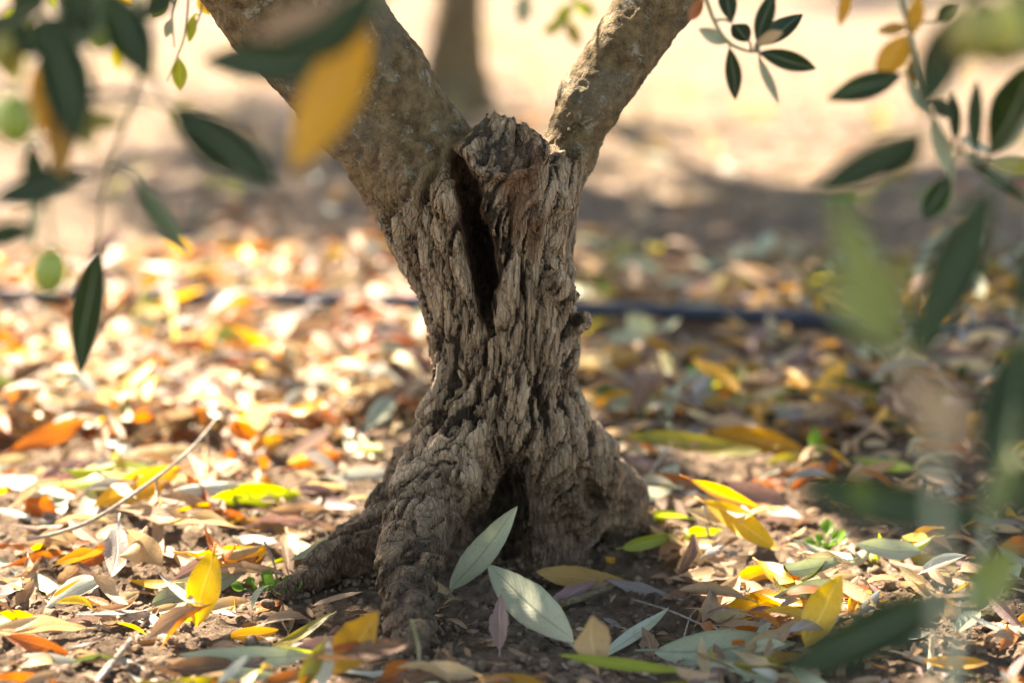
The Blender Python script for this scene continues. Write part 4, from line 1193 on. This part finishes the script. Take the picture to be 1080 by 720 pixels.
# left spray with green olives
spray('olive_branch', 'drooping olive branch with green olives hanging at the upper left', [
    [(60, -330, 1.30, .004), (70, -120, 1.27, .003), (60, -20, 1.24, .0025), (70, 60, 1.22, .002), (58, 150, 1.21, .0016), (52, 215, 1.22, .0013), (55, 255, 1.22, .001)],
    [(150, -330, 1.32, .003), (140, -60, 1.30, .0022), (150, 60, 1.28, .0018), (128, 140, 1.30, .0013), (108, 200, 1.34, .001), (104, 262, 1.38, .0008)],
    [(-80, -300, 1.22, .003), (-60, -60, 1.20, .0022), (-30, 90, 1.18, .0016), (-25, 200, 1.18, .001)],
    [(140, -60, 1.30, .002), (152, 40, 1.27, .0014), (165, 90, 1.26, .0011), (178, 112, 1.25, .0009)]],
   [(112, -12, 160, 86, 1.16, 1.14, 44, 'green', .9, .1), (48, 12, 82, 155, 1.12, 1.10, 50, 'green', .9, .08), (62, 105, 66, 190, 1.20, 1.19, 26, 'ochre', .9, .1),
    (36, 72, 50, 145, 1.20, 1.2, 20, 'gold', .9, .1), (-12, 208, 98, 186, 1.2, 1.19, 30, 'green', .7, .12), (182, 114, 292, 198, 1.18, 1.14, 46, 'green', .9, .1), (146, 188, 200, 272, 1.32, 1.28, 30, 'silver', .4, .1, 2.6),
    (104, 262, 84, 397, 1.42, 1.42, 29, 'green', .95, .06), (-25, 255, 38, 241, 1.2, 1.22, 22, 'green', .7, .1), (33, 150, 42, 222, 1.2, 1.2, 22, 'green', .9, .1), (112, -12, 66, 56, 1.24, 1.2, 36, 'silver', .4, .1, 2.4),
    (60, 130, 130, 132, 1.2, 1.16, 30, 'olive', .6, .1), (40, -40, 20, 30, 1.2, 1.2, 34, 'green', .9, .1), (-10, 20, 20, 90, 1.17, 1.17, 32, 'olive', .8, .1), (40, 200, 28, 268, 1.24, 1.24, 10, 'silver', .8, .1), (70, 20, 20, 60, 1.2, 1.16, 34, 'green', .9, .1), (-20, 60, 30, 10, 1.17, 1.17, 36, 'green', .9, .1), (70, 80, 96, 160, 1.18, 1.18, 26, 'olive', .9, .1), (150, 20, 190, -20, 1.26, 1.26, 26, 'green', .9, .1), (70, -30, 96, 40, 1.2, 1.2, 30, 'green', .9, .1)],
   [(14, 126, 1.12, 26, M_OLIVE, 1), (52, 286, 1.22, 22, M_OLIVE, 1), (104, 40, 1.24, 14, M_OLIVE, 1), (107, 22, 1.25, 9, M_OLIVE3, 1), (4, 52, 1.17, 17, M_OLIVE2, 1)])
# pale fine twigs with a tiny lime leaf, a little farther off
spray('olive_branch', 'fine pale twig with one tiny lime leaf hanging above the blurred olives', [
    [(205, -200, 2.1, .002), (200, -40, 2.05, .0014), (196, 30, 2.0, .001), (186, 62, 2.0, .0008), (176, 86, 2.0, .0005)],
    [(200, -40, 2.05, .0014), (182, 10, 2.0, .001), (184, 50, 2.0, .0007)], [(200, -40, 2.05, .0014), (212, 5, 2.0, .001), (206, 30, 2.0, .0007)]],
   [(189, 62, 190, 96, 2.0, 2.0, 14, 'lime', .9, .05), (176, -2, 160, 18, 2.0, 2.0, 12, 'lime', .8, .1), (210, -5, 222, 16, 2.0, 2.0, 14, 'yellow', .8, .1), (205, 15, 199, 45, 2.0, 2.0, 9, 'lime', .8, .1), (182, 20, 174, 40, 2.0, 2.0, 9, 'silver', .8, .1)], stem_mat=M_STICK)
spray('olive_branch', 'soft focus yellow green olive twig behind the olives at the top left', [
    [(90, -260, 2.6, .004), (110, -60, 2.55, .002), (118, 0, 2.5, .0014), (128, 40, 2.5, .001)], [(110, -60, 2.55, .002), (40, -20, 2.5, .0014), (20, 20, 2.5, .001)]],
   [(122, 20, 100, 44, 2.5, 2.5, 13, 'lime', .9, .1), (126, 34, 150, 62, 2.5, 2.5, 14, 'lime', .9, .1), (128, 40, 124, 74, 2.5, 2.5, 12, 'olive', .9, .1), (118, 0, 142, 10, 2.5, 2.5, 12, 'yellow', .9, .1), (24, 14, 4, 30, 2.5, 2.5, 14, 'lime', .9, .1), (20, 20, 34, 48, 2.5, 2.5, 12, 'olive', .9, .1), (40, -20, 64, 10, 2.5, 2.5, 14, 'lime', .8, .1)])
# middle top: big golden leaf in front of the left limb
spray('olive_branch', 'leafy olive twig with one big golden leaf crossing the left limb', [
    [(470, -330, 1.12, .003), (455, -120, 1.10, .0022), (425, -30, 1.09, .0017), (400, 8, 1.08, .0014), (386, 22, 1.08, .001)],
    [(425, -30, 1.09, .0014), (400, -12, 1.06, .0012)]],
   [(389, 22, 308, 182, 1.08, 1.06, 52, 'gold', .95, .08), (400, -4, 288, 66, 1.06, 1.05, 46, 'green', .9, .1), (352, 72, 212, 64, 1.12, 1.16, 36, 'green', .9, -.12), (360, 0, 262, 40, 1.02, 1.02, 22, 'tan', .7, .1), (420, -40, 330, -30, 1.08, 1.08, 30, 'green', .6, .1)])
# right: sharper twigs
spray('olive_branch', 'small sharp olive twig of dark leaves right of the right limb', [
    [(690, -260, 1.72, .003), (715, -90, 1.66, .002), (743, -5, 1.62, .0016), (756, 28, 1.6, .0014), (770, 46, 1.6, .0013), (788, 54, 1.6, .0011), (800, 55, 1.6, .0009)]],
   [(772, 24, 762, -22, 1.61, 1.62, 17, 'green', .95, .08), (769, 50, 776, 106, 1.6, 1.6, 15, 'green', .95, .08), (798, 44, 816, -10, 1.6, 1.61, 17, 'green', .8, .1), (800, 55, 861, 73, 1.6, 1.6, 18, 'green', .9, .08), (801, 58, 820, 111, 1.6, 1.6, 9, 'silver', .8, .1),
    (797, 46, 826, 34, 1.6, 1.58, 12, 'cream', .8, .1), (768, 45, 736, 31, 1.6, 1.59, 13, 'silver', .9, .1), (790, 44, 772, 26, 1.62, 1.64, 18, 'green', .8, .1), (800, 48, 848, 16, 1.62, 1.66, 20, 'green', .7, .1), (742, 0, 726, 22, 1.63, 1.6, 11, 'rust', .9, .2)])
spray('olive_branch', 'arching olive twig with dark and yellow leaves at the upper right', [
    [(900, -300, 1.58, .0032), (925, -120, 1.52, .0026), (950, -8, 1.48, .0022), (961, 40, 1.46, .002), (968, 85, 1.45, .0018), (984, 124, 1.44, .0017), (1008, 158, 1.43, .0015), (1040, 173, 1.42, .0012), (1062, 170, 1.42, .0009)]],
   [(952, 79, 872, 105, 1.45, 1.44, 24, 'green', .95, .08), (959, 36, 924, 82, 1.46, 1.45, 26, 'gold', .95, .08), (897, -14, 885, 29, 1.5, 1.5, 11, 'gold', .9, .1), (962, 38, 970, -6, 1.46, 1.46, 15, 'gold', .9, .1), (985, 125, 1004, 193, 1.44, 1.44, 16, 'silver', .6, .1),
    (1001, 186, 975, 232, 1.43, 1.43, 22, 'green', .95, .05), (1030, 162, 1029, 84, 1.42, 1.42, 14, 'green', .9, .05), (1008, 150, 1004, 96, 1.43, 1.44, 12, 'green', .8, .1), (1042, 162, 1094, 70, 1.41, 1.36, 40, 'green', .7, .1), (1044, 172, 1100, 180, 1.41, 1.4, 18, 'olive', .8, .1),
    (1022, 170, 1086, 213, 1.42, 1.4, 11, 'green', .8, .1), (1014, 147, 1044, 158, 1.42, 1.44, 16, 'silver', .7, .2), (985, 108, 1004, 124, 1.44, 1.42, 15, 'green', .9, .1), (960, 88, 962, 62, 1.45, 1.46, 9, 'ochre', .8, .1), (975, 120, 958, 84, 1.44, 1.44, 10, 'silver', .8, .1),
    (958, 28, 925, 34, 1.46, 1.46, 12, 'ochre', .8, .1), (986, 22, 1010, 2, 1.46, 1.44, 14, 'green', .8, .1)])
spray('olive_branch', 'blurred olive branch with two ripening olives at the top right corner', [
    [(1060, -330, 1.02, .004), (1040, -120, 1.0, .003), (1030, -20, .99, .002), (1012, 4, .98, .0014), (985, 100, 1.08, .001), (974, 136, 1.12, .0008)],
    [(1040, -120, 1.0, .002), (1066, -30, .98, .0014), (1085, 10, .98, .001)]],
   [(1012, 6, 972, 122, 1.04, 1.04, 42, 'green', .9, .08), (974, 138, 856, 206, 1.12, 1.10, 34, 'green', .9, .12), (972, 138, 934, 190, 1.13, 1.13, 28, 'green', .9, .1), (1068, -20, 1092, 60, .98, .98, 40, 'pale', .8, .1), (1040, 62, 1090, 66, .98, .96, 26, 'green', .5, .1), (1030, -10, 1064, 60, 1.0, 1.0, 30, 'green', .9, .1)],
   [(1030, 36, .97, 30, M_OLIVE2, 1), (1058, 30, .97, 24, M_OLIVE3, 1)])
# near shoot at the right, rising from below the picture
spray('olive_shoot', 'very blurred young yellow green olive shoot rising close to the lens at the right', [
    [(985, 1080, .80, .003), (990, 900, .80, .0026), (994, 720, .80, .0022), (992, 600, .80, .002), (985, 480, .80, .0017), (968, 420, .80, .0014), (952, 386, .80, .001)]],
   [(946, 384, 880, 206, .86, .86, 36, 'pale', .9, .1), (940, 372, 850, 276, .84, .84, 22, 'pale', .8, .1), (944, 380, 944, 262, .86, .86, 18, 'pale', .9, .1),
    (950, 388, 1020, 474, .78, .76, 40, 'tan', .9, .1)], cat='shoot', stem_mat=M_PALE)
spray('olive_branch', 'dark leaved olive branch hanging down along the right edge', [
    [(1180, -330, 1.0, .004), (1150, -120, 1.02, .003), (1108, 100, 1.05, .0024), (1092, 250, 1.07, .002), (1084, 360, 1.08, .0018), (1066, 470, 1.08, .0017), (1044, 550, 1.07, .0016), (1024, 615, 1.06, .0015), (1012, 680, 1.05, .0014), (1004, 760, 1.04, .0010)],
    [(1108, 100, 1.05, .0016), (1075, 150, 1.04, .0012), (1048, 192, 1.03, .001)]],
   [(1047, 194, 964, 384, 1.03, 1.02, 48, 'green', .95, .08), (1086, 350, 1044, 494, 1.08, 1.06, 54, 'green', .95, .08), (1090, 240, 1076, 345, 1.07, 1.07, 22, 'green', .9, .1), (1042, 552, 838, 508, 1.07, 1.04, 40, 'green', .9, .12), (1016, 634, 816, 706, 1.06, 1.04, 50, 'green', .95, -.08),
    (1018, 646, 1072, 576, 1.06, 1.05, 40, 'pale', .9, .1), (1066, 470, 1040, 560, 1.0, .95, 26, 'pale', .8, .1), (1062, 480, 1110, 560, 1.08, 1.08, 36, 'green', .8, .1)], stem_mat=M_PALE)
# leaves hanging from the far side of the crown, seen between the limbs
spray('olive_branch', 'soft focus olive twig hanging between the two limbs', [
    [(640, -230, 2.9, .004), (620, -60, 2.85, .003), (606, 0, 2.8, .002), (598, 22, 2.8, .001)], [(620, -60, 2.85, .003), (560, -20, 2.8, .0015), (552, 0, 2.8, .001)]],
   [(600, 4, 588, 30, 2.8, 2.8, 13, 'lime', .9, .1), (598, 20, 572, 36, 2.8, 2.8, 11, 'lime', .8, .1), (598, 22, 612, 50, 2.8, 2.8, 12, 'olive', .9, .1), (606, 0, 628, 18, 2.8, 2.8, 12, 'lime', .8, .1), (556, -6, 549, 26, 2.8, 2.8, 16, 'silver', .5, .1), (606, 0, 600, -28, 2.8, 2.8, 12, 'olive', .8, .1),
    (566, 70, 582, 88, 2.8, 2.8, 11, 'lime', .8, .1)][:6])

# ------------------------------------------------------------------ light, camera, render
w = bpy.data.worlds.new('World'); SC.world = w; w.use_nodes = True
t = w.node_tree; bg = t.nodes['Background']
sky = t.nodes.new('ShaderNodeTexSky'); sky.sky_type = 'NISHITA'; sky.sun_disc = False
el = math.asin(SUN[2]); sky.sun_elevation = el; sky.sun_rotation = math.atan2(SUN[0], SUN[1])
t.links.new(sky.outputs[0], bg.inputs[0]); bg.inputs[1].default_value = 0.076
L = bpy.data.lights.new('sun', 'SUN'); L.energy = 5.0; L.angle = math.radians(.5); L.color = (1, .95, .87)
so = bpy.data.objects.new('sun', L); COL.objects.link(so)
so.rotation_euler = Vector([float(q) for q in SUN]).to_track_quat('Z', 'Y').to_euler(); so.location = (-4, 4, 6)

cd = bpy.data.cameras.new('camera'); cam = bpy.data.objects.new('camera', cd); COL.objects.link(cam)
cd.lens = 85; cd.sensor_width = 36; cd.clip_end = 400; cd.clip_start = .05
cam.location = Vector([float(q) for q in CAM]); cam.rotation_euler = (math.pi / 2 - PITCH, 0, 0)
cd.dof.use_dof = True; cd.dof.focus_distance = 1.79; cd.dof.aperture_fstop = 2.9; cd.dof.aperture_blades = 9
SC.camera = cam
SC.view_settings.view_transform = 'Standard'; SC.view_settings.look = 'None'; SC.view_settings.gamma = 1
SC.view_settings.exposure = 2.87
SC.view_settings.use_white_balance = True; SC.view_settings.white_balance_temperature = 7700; SC.view_settings.white_balance_tint = 12
SC.cycles.use_denoising = True
SC.cycles.max_bounces = 8; SC.cycles.diffuse_bounces = 4; SC.cycles.transmission_bounces = 6
print('LEAVES', N_LEAF[0], 'placed', placed, 'tries', tries)
